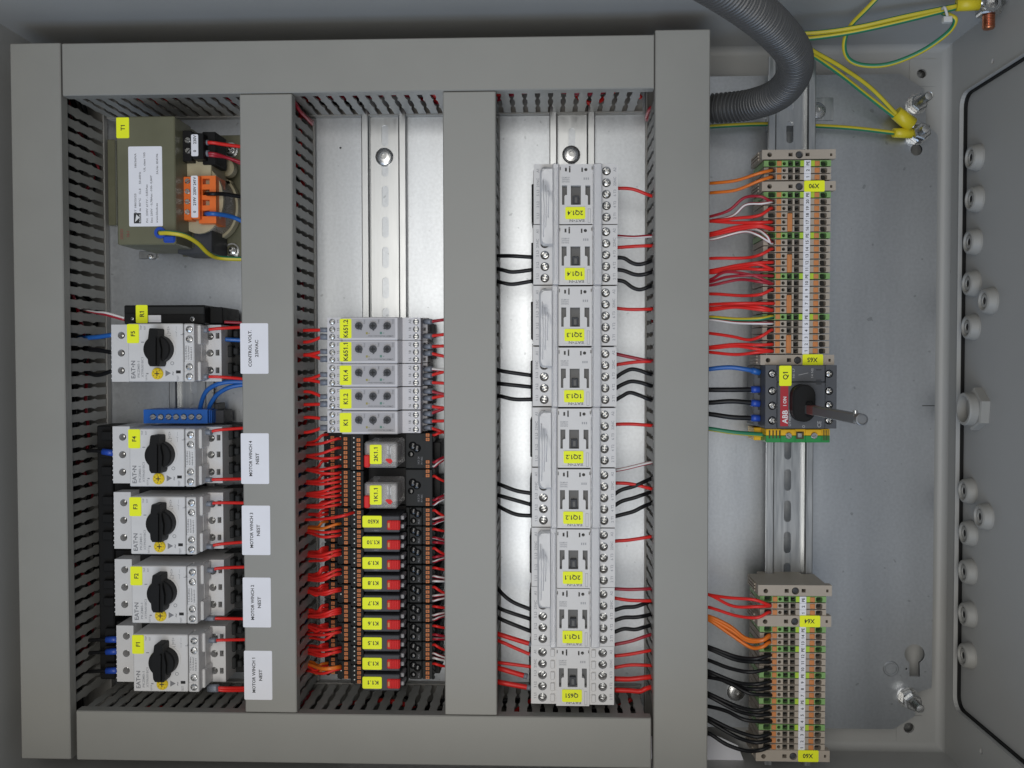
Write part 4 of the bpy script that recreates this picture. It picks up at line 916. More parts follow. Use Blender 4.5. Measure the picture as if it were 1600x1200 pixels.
QY = [('2Q1.4', 303.3, 899.9), ('1Q1.4', 398.5, 899.2), ('2Q1.3', 494.0, 898.6), ('1Q1.3', 589.6, 898.0), ('2Q1.2', 684.8, 897.2), ('1Q1.2', 779.4, 896.6), ('2Q1.1', 873.2, 896.0), ('1Q1.1', 965.8, 895.4), ('Q651', 1057.6, 894.8)]
Q0 = contactor(); QS = []
ords = ['topmost of nine contactors', 'second contactor from the top', 'third contactor from the top', 'fourth contactor from the top', 'middle one of nine contactors', 'fourth contactor from the bottom', 'third contactor from the bottom', 'second contactor from the bottom', 'lowest contactor, all its screws uncovered']
for i, (nm, yc, xc) in enumerate(QY):
    d = at(xc, yc, ZQC) - at(899.9, 303.3, ZQC); lab = 'light grey contactor labelled %s, %s' % (nm, ords[i])
    if i == 0: t = Q0; t['label'] = lab
    else: t = clone(Q0, ABS[Q0.name] + d, lab)
    QS.append(t)
for (nm, yc, xc), t in zip(QY, QS):
    sticker(t, xc - 16.6, yc + 20, xc + 14.4, yc + 39, ZQC + .4, nm, 180, 6.6, wpx=24 if len(nm) > 4 else 20)
# clear covers and strips over each reversing pair
for i in range(0, 8, 2):
    (n2, ya, xa), (n1, yb, xb) = QY[i], QY[i + 1]; dx = xa - 899.9; ex = xb - 899.2
    mid = at(868 + dx, (ya + yb) / 2, ZQ)
    t = thing('link_cover', 'clear plastic link cover over contactors %s and %s, %s pair' % (n2, n1, ['top', 'second', 'third', 'bottom'][i // 2]), 'cover', mid, 'clear covers over the contactor pairs')
    z1 = ZQ + 7; b = MB(); a, c = at(843.6 + dx, yb - 15, z1), at(863.4 + dx, ya - 42.5, z1); rc = 3.6
    outl = [(c.x, a.y), (c.x, c.y)] + [(a.x + rc - rc * math.sin(q * math.pi / 8), c.y - rc + rc * math.cos(q * math.pi / 8)) for q in range(5)] + [(a.x + rc - rc * math.cos(q * math.pi / 8), a.y + rc - rc * math.sin(q * math.pi / 8)) for q in range(5)]
    n = len(outl)
    ins = [(min(p[0] + 1.3, c.x) if p[0] < c.x - 4 else p[0], p[1] + (1.3 if p[1] < (a.y + c.y) / 2 else -1.3)) for p in outl]
    b.add([(*p, ZQ + .3) for p in outl] + [(*p, z1 - 1.3) for p in outl] + [(*p, z1) for p in ins], [(k, (k + 1) % n, n + (k + 1) % n, n + k) for k in range(n)] + [(n + k, n + (k + 1) % n, 2 * n + (k + 1) % n, 2 * n + k) for k in range(n)] + [tuple(range(2 * n, 3 * n))], 0, False)
    part(t, 'bubble_cover', b, [CLR])
    for q in range(3):
        xm = a.x + 2.6 + q * 1.7; b = MB(); b.tube([(xm, a.y + 6 + q * 7, z1), (xm + .5, (a.y + c.y) / 2 + q * 5, z1 + .15), (xm - .2, c.y - 9 - q * 4, z1)], .38, 6); part(t, 'moulded_rib', b, [CLRS])
    for x0, x1 in ((863.2, 873.4), (927.2, 941.2)):
        b = MB(); A0, A1 = at(x0 + dx, yb + 47, ZQC + 3), at(x1 + dx, ya - 48.5, ZQC + 3)
        b.box(A0.x, A1.x, A0.y, A1.y, ZQ + 1.8, ZQC + 3, .8); part(t, 'cover_strip', b, [CLRS])
        if x0 < 900:
            for q in (.25, .75):
                xm = A0.x + (A1.x - A0.x) * q; b = MB(); b.box(xm - .5, xm + .5, A0.y + 4, A1.y - 4, ZQC + 2.9, ZQC + 3.7, .3); part(t, 'strip_ridge', b, [CLRS])
        else:
            xm = A0.x; b = MB(); hgt = A1.y - A0.y; m = 26
            pl = [(xm - .1, A0.y + 3)] + [(xm - .1 - (.55 if k % 2 else .05), A0.y + 3 + (hgt - 6) * k / m) for k in range(m + 1)] + [(xm - .1, A1.y - 3)]
            b.plate(list(reversed(pl)), [], ZQC + .2, ZQC + 3.2); part(t, 'wavy_edge', b, [CLRS])
# ================================================================ terminal strips
ZX = 64.0
REF = (1246.0, 266.0)
def shared(key, fn, mats):
    if key not in _SH:
        b = MB(); fn(b); _SH[key] = b.mesh(key[0], mats, at(*REF, ZX))
    return _SH[key]
def terminal(num, px, py, label, pe, row, jump=False):
    dd = at(px, py, ZX) - at(*REF, ZX); O = at(*REF, ZX)
    t = thing('terminal_block', label, 'terminal', at(px, py, ZX), 'terminal blocks of row ' + row)
    y0, y1 = 261.0, 271.1
    def body(b):
        hs = [prrect(1200.6, 261.7, 1212.4, 270.4, ZX, 1.0), pcirc(1225.4, 266.3, 2.7, ZX, 12), prect(1231.3, 262, 1239.2, 270.2, ZX), prect(1242, 262, 1250.2, 270.2, ZX), prrect(1282.2, 262, 1292.6, 270.2, ZX, 1.1)]
        b.plate(prect(1193.6, y0, 1298.6, y1, ZX), hs, ZX - 6, ZX)
        a, c = at(1193.6, y1, ZX), at(1298.6, y0, ZX); b.box(a.x, c.x, a.y + .02, c.y - .02, ZR + 2, ZX - 6, 0)
        b.box(a.x + 9, c.x - 9, a.y + .1, c.y - .1, ZR - 6, ZR + 2, 0)
    def body_pe(b):
        body(b)
        for x0, x1 in ((1219.5, 1231), (1250.4, 1256.4), (1267, 1273.6)): b.pb(x0, y0 + .6, x1, y1 - .6, ZX - .1, ZX + .25, 0, 1) if False else None
        for x0, x1 in ((1221.8, 1222.2), (1250.8, 1256.2), (1267.2, 1272.8)): b.pb(x0, y0 + .7, x1, y1 - .7, ZX - .1, ZX + .12, 0, 1)
    me = shared(('body', pe), body_pe if pe else body, [GRN, GYEL] if pe else [BEIGE])
    inst(t, 'body', me, ABS[t.name])
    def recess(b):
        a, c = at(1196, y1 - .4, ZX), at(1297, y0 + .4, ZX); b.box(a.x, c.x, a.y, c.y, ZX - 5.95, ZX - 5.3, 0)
    inst(t, 'recess_floor', shared(('recess_floor', pe), recess, [mat('recess_shade_green', (.008, .028, .007), .6, var=0) if pe else mat('recess_shade_beige', (.016, .015, .013), .6, var=0)]), ABS[t.name])  # floor painted near-black so the openings look deep and shaded
    for x0, x1 in ((1214, 1221.3), (1273.2, 1281)):
        def btn(b, x0=x0, x1=x1):
            b.pb(x0, y0 + 1.1, x1, y1 - 1.5, ZX - 2, ZX + .7, .3); b.pb((x0 + x1) / 2 + 1, y0 + 1.4, (x0 + x1) / 2 + 1.7, y1 - 1.4, ZX + .6, ZX + .8, 0)
        inst(t, 'push_button', shared(('push_button', x0), btn, [ORG]), ABS[t.name])
    for x0, x1, xs in ((1231.3, 1239.2, 0), (1242, 1250.2, 1)):
        def con(b, x0=x0, x1=x1):
            b.pb(x0 + .8, y0 + 2, x1 - 2.5, y0 + 4, ZX - 4, ZX - 1.2, .2); b.pb(x0 + 3, y0 + 6.5, x1 - .8, y0 + 8, ZX - 4, ZX - 1.6, .2)
        inst(t, 'bridge_contact', shared(('bridge_contact', x0), con, [mat('dark_contact', (.10, .095, .085), .4, .6, var=0)]), ABS[t.name])
    def mk(b): b.pb(1256.6, 260.9, 1267, 271.2, ZX - .2, ZX + .9, .1)
    m = inst(t, 'marker', shared(('marker',), mk, [PAPER]), ABS[t.name])
    key = ('num', num)
    if key not in _SH:
        b = MB().ptext(num, 1262.2, 266, ZX + .97, 4.6, 90); _SH[key] = b.mesh('number', [INK], O)
    inst(m, 'number', _SH[key], ABS[t.name])
    return t
def clamp(px, py, label, name=None, rowname=None, lw=16, marks=True):
    """grey end bracket; py is its centre, text printed upside down on a yellow label"""
    t = thing('end_clamp', label, 'end clamp', at(px, py, ZX + 1), 'grey end clamps on the raised rail')
    z = ZX + 1; dx, dy = px - 1248, py - 241; h = 7.9
    b = MB(); hs = [pcirc(1202.6 + dx, py + .7, 3.7, z, 14), prect(1232 + dx, py - 2.5, 1238.6 + dx, py + 3.4, z), pcirc(1249 + dx, py + .7, 5.8, z, 18), prect(1297 + dx, py - 1.6, 1300.6 + dx, py + 2.8, z)]
    if name is None: hs.append(prect(1258.6 + dx, py - 2.5, 1265 + dx, py + 3, z))
    b.plate(prect(1190.6 + dx, py - h, 1306 + dx, py + h, z), hs, z - 7, z)
    a, c = at(1190.6 + dx, py + h, z), at(1306 + dx, py - h, z); b.box(a.x, c.x - 3, a.y + .01, c.y - .01, ZR + 2, z - 7, 0); b.box(a.x + 9, c.x - 12, a.y + .3, c.y - .3, ZR - 7, ZR + 2, 0); part(t, 'bracket', b, [BEIGE])
    b = MB(); b.box(a.x + 2, c.x - 2.4, a.y + 1, c.y - 1, z - 6.95, z - 6.2, 0); part(t, 'hole_floor', b, [mat('recess_shade_beige', (.016, .015, .013), .6, var=0)])  # same painted shade under the clamp's holes
    b = MB(); q = at(1249 + dx, py + .7, z - 2.5); b.lathe(q, [(2.5, -2), (2.4, 0), (1.4, .3), (0, .3)], 16); part(t, 'clamp_screw', b, [CHAR])
    b = MB()
    for k in range(3): b.box(a.x - 1.0 - k * 0, a.x + .1, a.y + 1 + k * 2.3, a.y + 2.4 + k * 2.3, ZR + 6, z - 9, .2)
    part(t, 'side_rib', b, [BEIGE])
    if name: sticker(t, 1256.5 + dx, py - 8.6, 1288.6 + dx, py + 9, z + .5, name, 180, 6.8, wpx=16, dx=-.5)
    return t
xo = lambda py: -0.0102 * (py - 270)         # rows drift in the picture with perspective
clamp(1248, 241, 'grey end clamp without label at the very top of the terminals')
SEQ = []
def row(rowname, items, y_first, y_last):
    n = len(items); R = []
    for k, num in enumerate(items):
        py = y_first + (y_last - y_first) * k / max(1, n - 1); pe = num == 'PE'
        if pe:
            pv = items[k - 1] if k else None; nx = items[k + 1] if k + 1 < n else None
            lab = 'green PE terminal ' + ('between terminals %s and %s' % (WORDN[pv], WORDN[nx]) if pv else 'at the top end') + ' of row ' + rowname
        else: lab = 'beige terminal block number %s in row %s' % (WORDN[num], rowname)
        R.append((num, py)); terminal(num, 1246 + xo(py), py, lab, pe, rowname)
    return R
WORDN = {str(i): w for i, w in enumerate('zero one two three four five six seven eight nine ten eleven twelve thirteen fourteen fifteen sixteen seventeen eighteen nineteen twenty'.split())}
ROWN = {'X90': 'X90', 'X65': 'X65', 'X64': 'X64', 'X60': 'X60'}
row('X90, topmost row', ['PE', '2', '1'], 255.2, 276.6)
clamp(1248, 290.6, 'grey end clamp with yellow label X90 reading upside down', 'X90')
row('X65, the longest row', ['PE', '20', '19', '18', '17', '16', 'PE', '15', '14', '13', '12', '11', 'PE', '10', '9', '8', '7', '6', 'PE', '5', '4', '3', '2', '1'], 304.2, 548.0)
clamp(1245.5, 562.2, 'grey end clamp with yellow label X65 above the switch disconnector', 'X65')
for y0, y1, lab in ((333, 361.4, 'orange plug in jumper across terminals sixteen to eighteen'), (397.4, 425.4, 'orange plug in jumper across terminals eleven to thirteen'), (460.8, 489, 'orange plug in jumper across terminals six to eight'), (523.4, 551.6, 'orange plug in jumper across terminals one to three')):
    x = 1235.2 + xo(y0); b = MB().pb(x - 3.6, y0, x + 3.7, y1, ZX - 3, ZX + 1.6, .4).pb(x - 1.2, y0 + 2, x + 1.2, y1 - 2, ZX + 1.5, ZX + 2.1, .2)
    solo('bridge_jumper', b, [ORG], at(x, (y0 + y1) / 2, ZX), lab, 'jumper', 'orange plug in jumpers')
clamp(1242, 922.8, 'grey end clamp without label at the top of the lower strip')
row('X64, short lower row', ['PE', '2', '1'], 936.2, 957.0)
clamp(1241, 970.6, 'grey end clamp with yellow label X64 in the lower strip', 'X64')
row('X60, bottom row', ['PE', '14', '13', 'PE', '12', '11', '10', 'PE', '9', '8', '7', 'PE', '6', '5', '4', 'PE', '3', '2', '1'], 983.4, 1167.2)
clamp(1238.4, 1181.2, 'grey end clamp with yellow label X60 at the very bottom', 'X60')
QGR = mat('switch_grey', (.098, .101, .108), .5, var=.05, spec=.25)
# ================================================================ switch disconnector Q1
ZD = 72.0; ZDL = 52.0
t = thing('switch_disconnector', 'dark grey switch disconnector labelled Q1 with red ABB ON strip', 'switch', at(1250, 620, ZR))
b = MB(); hL = [pcirc(1207, y, 6.6, ZD - 4, 16) for y in (584, 610.8, 634, 657)]; 
b.plate(prect(1195.6, 570.6, 1215.6, 669.6, ZD - 4), hL, ZD - 14, ZD - 4)
b.plate(prect(1289, 570.6, 1307.6, 669.6, ZD - 4), [pcirc(1295.6, y, 6.4, ZD - 4, 16) for y in (584, 611, 632.6, 657)], ZD - 14, ZD - 4)
a, c = at(1195.6, 669.6, ZD - 4), at(1307.6, 570.6, ZD - 4); b.box(a.x, c.x, a.y, c.y, ZR + 2, ZD - 14, 0)
part(t, 'housing', b, [QGR])
b = MB().pb(1215.4, 570.6, 1289.4, 596.4, ZD - 14, ZD, .6); part(t, 'fourth_pole', b, [QGR])
b = MB().pb(1215.4, 597.2, 1289.4, 669.8, ZD - 14, ZD, .6); part(t, 'front_face', b, [QGR])
e_ = at(1177.5, 620, ZDL); b = MB(); b.box(e_.x, a.x + .1, a.y + 1, c.y - .4, ZR + 2, ZDL, .6); part(t, 'entry_ledge', b, [QGR])
for y in (584, 610.8, 634, 657):
    screw(t, 1207, y, ZD - 6.4, 5.4)
    b = MB().pb(1184.5, y - 6, 1192.5, y + 6.5, ZDL - 1, ZDL + .3, 0); part(t, 'entry_window', b, [HOLE])
for y in (584, 611, 632.6, 657): screw(t, 1295.6, y, ZD - 6.4, 5.2)
b = MB().pb(1219.4, 602.5, 1231.4, 666, ZD - .1, ZD + .2, 0); s = part(t, 'red_strip', b, [mat('strip_red', (.42, .035, .045), .5, var=.03, spec=.25)])
b = MB().ptext('ABB', 1226.4, 651.5, ZD + .26, 8.0, 90, 0, 21).ptext('I ON', 1226.2, 627, ZD + .26, 5.0, 90, 0, 14); part(s, 'lettering', b, [INKW])
b = MB().ptext('OT40F4N2', 1234, 653, ZD + .06, 3.6, 90, 0, 26).ptext('CE', 1280, 663, ZD + .06, 6, 90, 0, 10).ptext('O', 1255.5, 666.5, ZD + .06, 4, 90).ptext('N1 L7', 1240, 583, ZD + .06, 3.2, 90, 0, 15).ptext('14 N2', 1269, 583, ZD + .06, 3.2, 90, 0, 15)
b.add([at(1247.5, 585.6, ZD + .06), at(1263, 582.2, ZD + .06), at(1263, 583, ZD + .06), at(1247.5, 586.5, ZD + .06)], [(3, 2, 1, 0)]); part(t, 'white_print', b, [mat('print_grey', (.34, .34, .34), .6, var=0)])
for y in (578, 594, 600): 
    b = MB().pb(1275, y - .7, 1283.5, y + .5, ZD - .2, ZD + .1, 0); part(t, 'seam_mark', b, [HOLE])
kb = MB(); a, c = at(1238.4, 659.4, ZD + 9), at(1275, 600.6, ZD + 9); kb.plate(rrect(a.x, c.x, a.y, c.y, 8, 6), [], ZD, ZD + 8); kb.plate(rrect(a.x + 1, c.x - 1, a.y + 1, c.y - 1, 7, 6), [], ZD + 8, ZD + 9)
kn = part(t, 'black_knob', kb, [BLK]); b = MB(); b.box((a.x + c.x) / 2 + 1, (a.x + c.x) / 2 + 6, a.y + 4, c.y - 12, ZD + 9, ZD + 11, .9); part(kn, 'shaft_collar', b, [BLK])
sticker(t, 1217.4, 571.4, 1236.8, 603, ZD + .5, 'Q1', 90, 7.4)
# square operating shaft standing out towards the viewer
s0 = at(1266.5, 640, ZD + 12); zt_ = 192.0
st = thing('operating_shaft', 'square grey metal shaft standing out of the black switch knob', 'shaft', s0)
b = MB(); b.box(s0.x - 3.1, s0.x + 3.1, s0.y - 3.1, s0.y + 3.1, ZD + 9, zt_ - 6, .5); part(st, 'square_bar', b, [mat('shaft_grey', (.20, .205, .21), .42, .5, var=.06)])
b = MB(); b.lathe((s0.x, s0.y, zt_ - 6), [(3.1, 0), (3.6, .5), (3.6, 6), (2.9, 6.4), (2.7, 5.6), (0, 5.6)], 20); part(st, 'round_tip', b, [mat('shaft_grey', (.20, .205, .21), .42, .5, var=.06)])
b = MB(); b.lathe((s0.x - 1.0, s0.y + 2.8, zt_ - 9), [(1.5, 0), (1.5, 2.2), (0, 2.6)], 12, 'y'); part(st, 'cross_pin', b, [STEEL])
b = MB(); b.box(s0.x - 3.15, s0.x + 3.15, s0.y - 3.15, s0.y + 3.15, ZD + 13, ZD + 28, .5); part(st, 'red_tint_band', b, [mat('shaft_red', (.30, .10, .09), .4, .4, var=.05)])
# ================================================================ earth terminal
t = thing('earth_terminal', 'green and yellow earth terminal under the switch disconnector', 'terminal', at(1247, 681, ZR))
ze = 62.0; a, m_, c = at(1197.5, 691.5, ze), at(1240, 680.6, ze), at(1297.4, 670.6, ze)
b = MB(); hs = [pcirc(1232.5, 681, 5, ze, 14), pcirc(1272.5, 681, 5, ze, 14), prect(1244.4, 675, 1255.4, 685, ze)]
b.box(a.x, c.x, m_.y, c.y, ZR - 6, ze - 1.2, .3); part(t, 'yellow_half', b, [YELP])
b = MB(); b.box(a.x, c.x, a.y, m_.y - .02, ZR - 6, ze - 1.2, .3); part(t, 'green_half', b, [GRNP])
for x0, x1 in ((1220, 1242.6), (1258.6, 1283.5)):
    b = MB().pb(x0, 671, x1, 680.4, ze - 2, ze, .3); part(t, 'yellow_cap', b, [YELP]); b = MB().pb(x0, 680.8, x1, 691, ze - 2, ze, .3); part(t, 'green_cap', b, [GRNP])
b = MB()
for x in (1202.5, 1208, 1213.2, 1218.4): b.pb(x - 1, 672.5, x + 1, 685, ze - 1.4, ze - .9, 0)
for x in (1286.5, 1289, 1291.5, 1294): b.pb(x - .5, 672, x + .5, 688, ze - 1.4, ze - .9, 0)
b.pb(1244, 674.5, 1256, 686, ze - 1.6, ze - .8, 0); part(t, 'groove', b, [mat('groove_dark', (.06, .045, .01), .6, var=0)])
screw(t, 1232.5, 681, ze + 1.2, 5.2, 'slot'); screw(t, 1272.5, 681, ze + 1.2, 5.2, 'slot')
b = MB().pb(1246, 676, 1254, 684.5, ze - 1, ze + .6, .5); part(t, 'clamp_saddle', b, [DSTEEL])
b = MB().pb(1178, 668, 1198, 688, ZR - 4, 44, .5); part(t, 'entry_foot', b, [YELP])
# ================================================================ wires
TN = {'K651.2': 'topmost timer K651.2', 'K651.1': 'second timer K651.1', 'K1.4': 'middle timer K1.4', 'K1.2': 'fourth timer K1.2', 'K1': 'lowest timer K1'}
TT = {'15': 'middle', 'A1': 'lower', 'A2': 'upper', '18': 'middle', '16': 'lower'}
ON = ['topmost', 'second', 'third', 'fourth', 'fifth', 'sixth', 'seventh', 'eighth', 'lowest']
RN = {nm: ('%s slim relay %s' % (ON[i], nm)) for i, (nm, _) in enumerate(SL)}
CN = {q[0]: '%s contactor %s' % (ON[i], q[0]) for i, q in enumerate(QY)}
CT = {'5 L3': 'upper phase', '3 L2': 'middle phase', '1 L1': 'lower phase', '6 T3': 'upper phase', '4 T2': 'middle phase', '2 T1': 'lower phase', 'A2': 'coil end', '22NC': 'auxiliary contact', '21NC': 'auxiliary contact', 'A1': 'coil end', 'A1 from above': 'coil end, coming from above', 'A2, striped': 'coil end'}
FN = {'F5': 'uppermost switch F5', 'F4': 'second switch F4', 'F3': 'middle switch F3', 'F2': 'fourth switch F2', 'F1': 'lowest switch F1'}
FG = (FGRY, 7, 1.55); FG2 = (FGRY, 7.5, 2.2); FB = (FBLU, 8, 1.5)
r1 = 1.35
def W(col, dest, pts, r=r1, ferr=None, ferr0=None, **k): return wire(col, pts, r, '%s wire %s' % (col, dest), 'wire', None, ferr, ferr0, **k)
# ---- first column
W('red', 'leaving the top terminal of transformer T1', [(316, 223, 55.5), (332, 223, 56), (352, 226, 52), (392, 231, 44)], 1.8, ferr0=(FGRY, 5, 1.5))
W('red and white', 'leaving the second terminal of transformer T1', [(316, 240, 55.5), (334, 240, 56), (354, 246, 50), (392, 258, 42)], 1.6, ferr0=(FGRY, 5.5, 2.0))
W('dark red', 'leaving the second terminal of transformer T1', [(317, 242, 55), (334, 243.5, 55), (356, 247, 48), (392, 263, 40)], 1.6)
W('black', 'leaving the orange terminal of transformer T1', [(321, 303, 50), (325, 303, 58), (334, 303, 59.5), (352, 303.5, 54), (392, 310, 44)], 2.0)
W('blue', 'leaving the orange terminal of transformer T1', [(321, 334, 50), (325, 334, 58), (334, 334, 59.5), (350, 336, 54), (366, 340, 48), (392, 352, 42)], 2.3)
W('green and yellow', 'bolted to transformer T1 by a blue lug', [(250, 364, 77), (266, 364, 79), (288, 368, 76), (308, 379, 66), (326, 396, 52), (345, 403, 40), (392, 405, 34)], 2.4, phase=-.5)
for y in (497, 500): W('red and white', 'entering black module R1 from the left duct', [(128, 484, 30), (148, 487.5 + (y - 497) * .3, 42), (166, 489 + (y - 497), 50), (195, y, 52)], 1.3)
W('dark red', 'leaving black module R1 towards the labelled duct', [(322, 501, 44), (340, 502.5, 44), (392, 505, 40)], 1.5)
W('blue', 'entering switch F5 from the left duct', [(122, 528, 30), (148, 527, 38), (177, 523, 42)], 2.4)
W('black', 'entering the middle of switch F5 from the left duct', [(122, 546, 30), (150, 547, 38), (177, 551, 42)], 2.2)
W('black', 'entering the lower end of switch F5 from the left duct', [(122, 574, 30), (150, 586, 36), (177, 579, 42)], 2.2)
W('blue', 'leaving the load side of switch F5', [(352, 530, 40), (366, 531, 38), (392, 532, 36)], 2.2)
rw = [('F5', (318, 515.5), (345, 513), (392, 510.5)), ('F5 ', (318, 588.6), (345, 589), (392, 593)), ('F4', (323, 675), (345, 671.5), (392, 668)), ('F4 ', (323, 749.5), (345, 749), (392, 748)),
      ('F3', (324, 787), (345, 785.5), (392, 786)), ('F3 ', (325, 853.6), (345, 850), (392, 846)), ('F2', (327, 890.5), (345, 887.5), (392, 885.6)), ('F2 ', (328, 966.4), (345, 966.2), (392, 967)),
      ('F1', (330, 1000.6), (350, 1000), (392, 999)), ('F1 ', (333, 1074), (352, 1075), (392, 1074.6)), ('F1 ', (333, 1077), (352, 1079), (392, 1078.6))]
for n, a, b_, c in rw:
    low = n.endswith(' '); dbl = low and n.startswith('F1')
    W('red', 'from %s auxiliary screw of %s' % ('lower' if low else 'upper', FN[n.strip()]), [(a[0] - 6, a[1], 56), (a[0] + 2, a[1], 57), (b_[0], b_[1], 56), (c[0], c[1], 46)], 1.6, ferr0=(FGRY, 8, 1.9 if dbl else 1.6))
W('blue', 'curving from the neutral bar into the labelled duct, outer loop', [(313, 646, 30), (314, 632, 34), (322, 612, 42), (338, 601, 46), (360, 596.5, 46), (396, 597, 44)], 2.3)
W('blue', 'curving from the neutral bar into the labelled duct, inner loop', [(326, 646, 28), (328, 634, 32), (338, 618, 38), (354, 607, 42), (372, 602, 42), (398, 600, 40)], 2.3)
for y, ye, w_ in ((708, 703, 'F4, with blue sleeve'), (999, 999, 'the top of F1, with blue sleeve'), (1017.5, 1019, 'the middle of F1, with blue sleeve'), (1047.5, 1048, 'the bottom of F1, with blue sleeve')):
    xx = 178 if y < 800 else 184
    W('black', 'feeding %s' % w_, [(118, ye + 4, 30), (145, ye + 1, 44), (xx, y, 46)], 1.9, ferr=(FBLU, 9, 1.75))
# ---- second column, timers
tl = [('K651.2', [(515.6, 516), (526.4, 534)]), ('K651.1', [(549.4, 554), (560.8, 555)]), ('K1.4', [(585.4, 592), (597.4, 594)]), ('K1.2', [(619.4, 612), (631.4, 632)]), ('K1', [(653.8, 652), (668.6, 675)])]
for nm, L in tl:
    for (ye, ys), tn in zip(L, ('15', 'A1')):
        W('red', 'entering the %s at its %s left terminal' % (TN[nm], TT[tn]), [(462, ys + 1, 40), (482, ys, 44), (494, (ye + ys) / 2, 46), (503, ye, 47), (513, ye, 47)], 1.7, ferr=(FGRY, 6, 1.45 if tn == '15' else 1.8))
tr = [('K651.2', 'A2', 'red and white', 502.4, 499.5), ('K651.2', '16', 'red', 525, 522.4), ('K651.1', 'A2', 'red', 541.4, 540.6), ('K651.1', '18', 'red', 552, 557), ('K1.4', 'A2', 'red and white', 576.6, 578.6), ('K1.4', '18', 'red', 586.4, 580.4), ('K1.4', '16', 'red', 597.6, 598.8),
      ('K1.2', 'A2', 'red and white', 611.4, 616.2), ('K1.2', '18', 'red', 622, 618), ('K1.2', '16', 'red', 635, 637.6), ('K1', 'A2', 'red and white', 646, 638), ('K1', '18', 'red', 658, 657.6), ('K1', '16', 'red', 668.6, 676)]
for nm, tn, c, ys, ye in tr: W(c, 'leaving the %s at its %s right terminal' % (TN[nm], TT[tn]), [(664, ys, 43), (672, ys, 45), (684, (ys + ye) / 2, 44), (706, ye + (ye - ys) * .5, 42)], 1.65, ferr0=(FGRY, 6.5, 1.6))
# ---- relay inputs
zA, zB, zC = 40, 50, 60
def inw(col, dest, tier, ye, xs, ys, bend=0.0):
    xe = (511, 531, 552.5)[tier]; z = (zA, zB, zC)[tier]
    W(col, dest, [(xs - 16, ys + 2, 26), (xs, ys, 34), ((xs * .55 + xe * .45), ys * .5 + ye * .5 + 3 + bend, z + 6), (xe - 8, ye + 1.5, z + 7), (xe, ye, z + 2.5), (xe + .6, ye, z - 1)], 1.45)
for ye, ys in ((685, 695), (699.5, 712), (714, 713), (728.3, 733)): inw('red', 'plugged into the socket of upper clear relay 2K1.1', 1, ye, 477, ys)
inw('red', 'plugged into the lowest tier of upper clear relay 2K1.1', 0, 679, 480, 692); inw('red', 'plugged into the lowest tier of upper clear relay 2K1.1', 0, 720, 486, 733)
for ye, ys in ((738.3, 734), (745.2, 752), (752.3, 755), (759.4, 771), (766.7, 772), (773.6, 774), (780.9, 790), (788, 792)): inw('red', 'plugged into the socket of lower clear relay 1K1.1', 1, ye, 477, ys)
inw('red', 'plugged into the lowest tier of lower clear relay 1K1.1', 0, 741, 486, 752); inw('red', 'plugged into the lowest tier of lower clear relay 1K1.1', 0, 783, 486, 790)
inw('red', 'in the lowest tier of topmost slim relay K650', 0, 797, 487, 803); inw('red', 'in the lowest tier of topmost slim relay K650', 0, 803, 488, 804)
W('red', 'reaching over to the upper tier of the topmost slim relay K650', [(458, 812, 30), (476, 812, 40), (505, 811, 62), (535, 806, 70), (550, 801.5, 64), (553, 801, 58)], 1.5)
inw('orange', 'in the socket of topmost slim relay K650', 1, 818.2, 482, 825, 1); inw('orange', 'in the lowest tier of topmost slim relay K650', 0, 815, 486, 823, 1)
SLI = [('K1.10', [(1, 829, 829), (1, 836, 832)], 'red'), ('K1.9', [(0, 855, 862), (0, 861, 865), (1, 859.5, 868), (1, 866.5, 869)], 'red'), ('K1.8', [(0, 886, 898), (0, 891, 900), (1, 890, 905), (1, 897, 906)], 'red'),
       ('K1.7', [(0, 913, 919), (0, 920, 922), (1, 919.5, 926)], 'red'), ('K1.6', [(0, 945, 957), (0, 951, 960), (1, 951, 962), (1, 958, 964)], 'red'), ('K1.5', [(0, 975, 976), (0, 979, 978), (1, 981, 977), (1, 987.5, 991)], 'red'),
       ('K1.3', [(0, 1006, 1009), (0, 1011, 1014), (1, 1012, 1014), (1, 1018, 1016)], 'red'), ('K1.1', [(0, 1036, 1034), (1, 1041, 1037), (1, 1043, 1038)], 'orange')]
for nm, L, c in SLI:
    for tier, ye, ys in L: inw(c, 'in the %s tier of %s' % (('lowest', 'middle')[tier], RN[nm]), tier, ye, (487 if tier == 0 else 481), ys, 2 if ye > ys else 0)
for nm, L, c in SLI[1:]:
    y0 = min(q[1] for q in L)
    for k in range(3):
        tier = (0, 1, 0)[k]; ye = y0 + (9, 11, 3)[k] + random.uniform(-2, 2)
        inw('red' if c == 'red' or k else c, 'in the %s tier of %s' % (('lowest', 'middle')[tier], RN[nm]), tier, ye, 483 + random.uniform(-5, 6), ye + random.uniform(-1, 12), random.uniform(1, 5))
def outw(col, dest, ys, ye): W(col, dest, [(676.5, ys, ZK - 2), (679.5, ys, ZK + 2.5), (685, (ys * .55 + ye * .45), ZK + 3), (695, ye, ZK - 2), (708, ye + (ye - ys) * .3, 40)], 1.35)
outw('red', 'leaving socket front of upper clear relay 2K1.1', 679.5, 674.5)
for ys, ye in ((722, 714), (728.4, 718)): outw('red and white', 'leaving socket front of upper clear relay 2K1.1', ys, ye)
outw('red', 'leaving socket front of lower clear relay 1K1.1', 744, 752)
for ys, ye in ((781, 774), (787.6, 779)): outw('red and white', 'leaving socket front of lower clear relay 1K1.1', ys, ye)
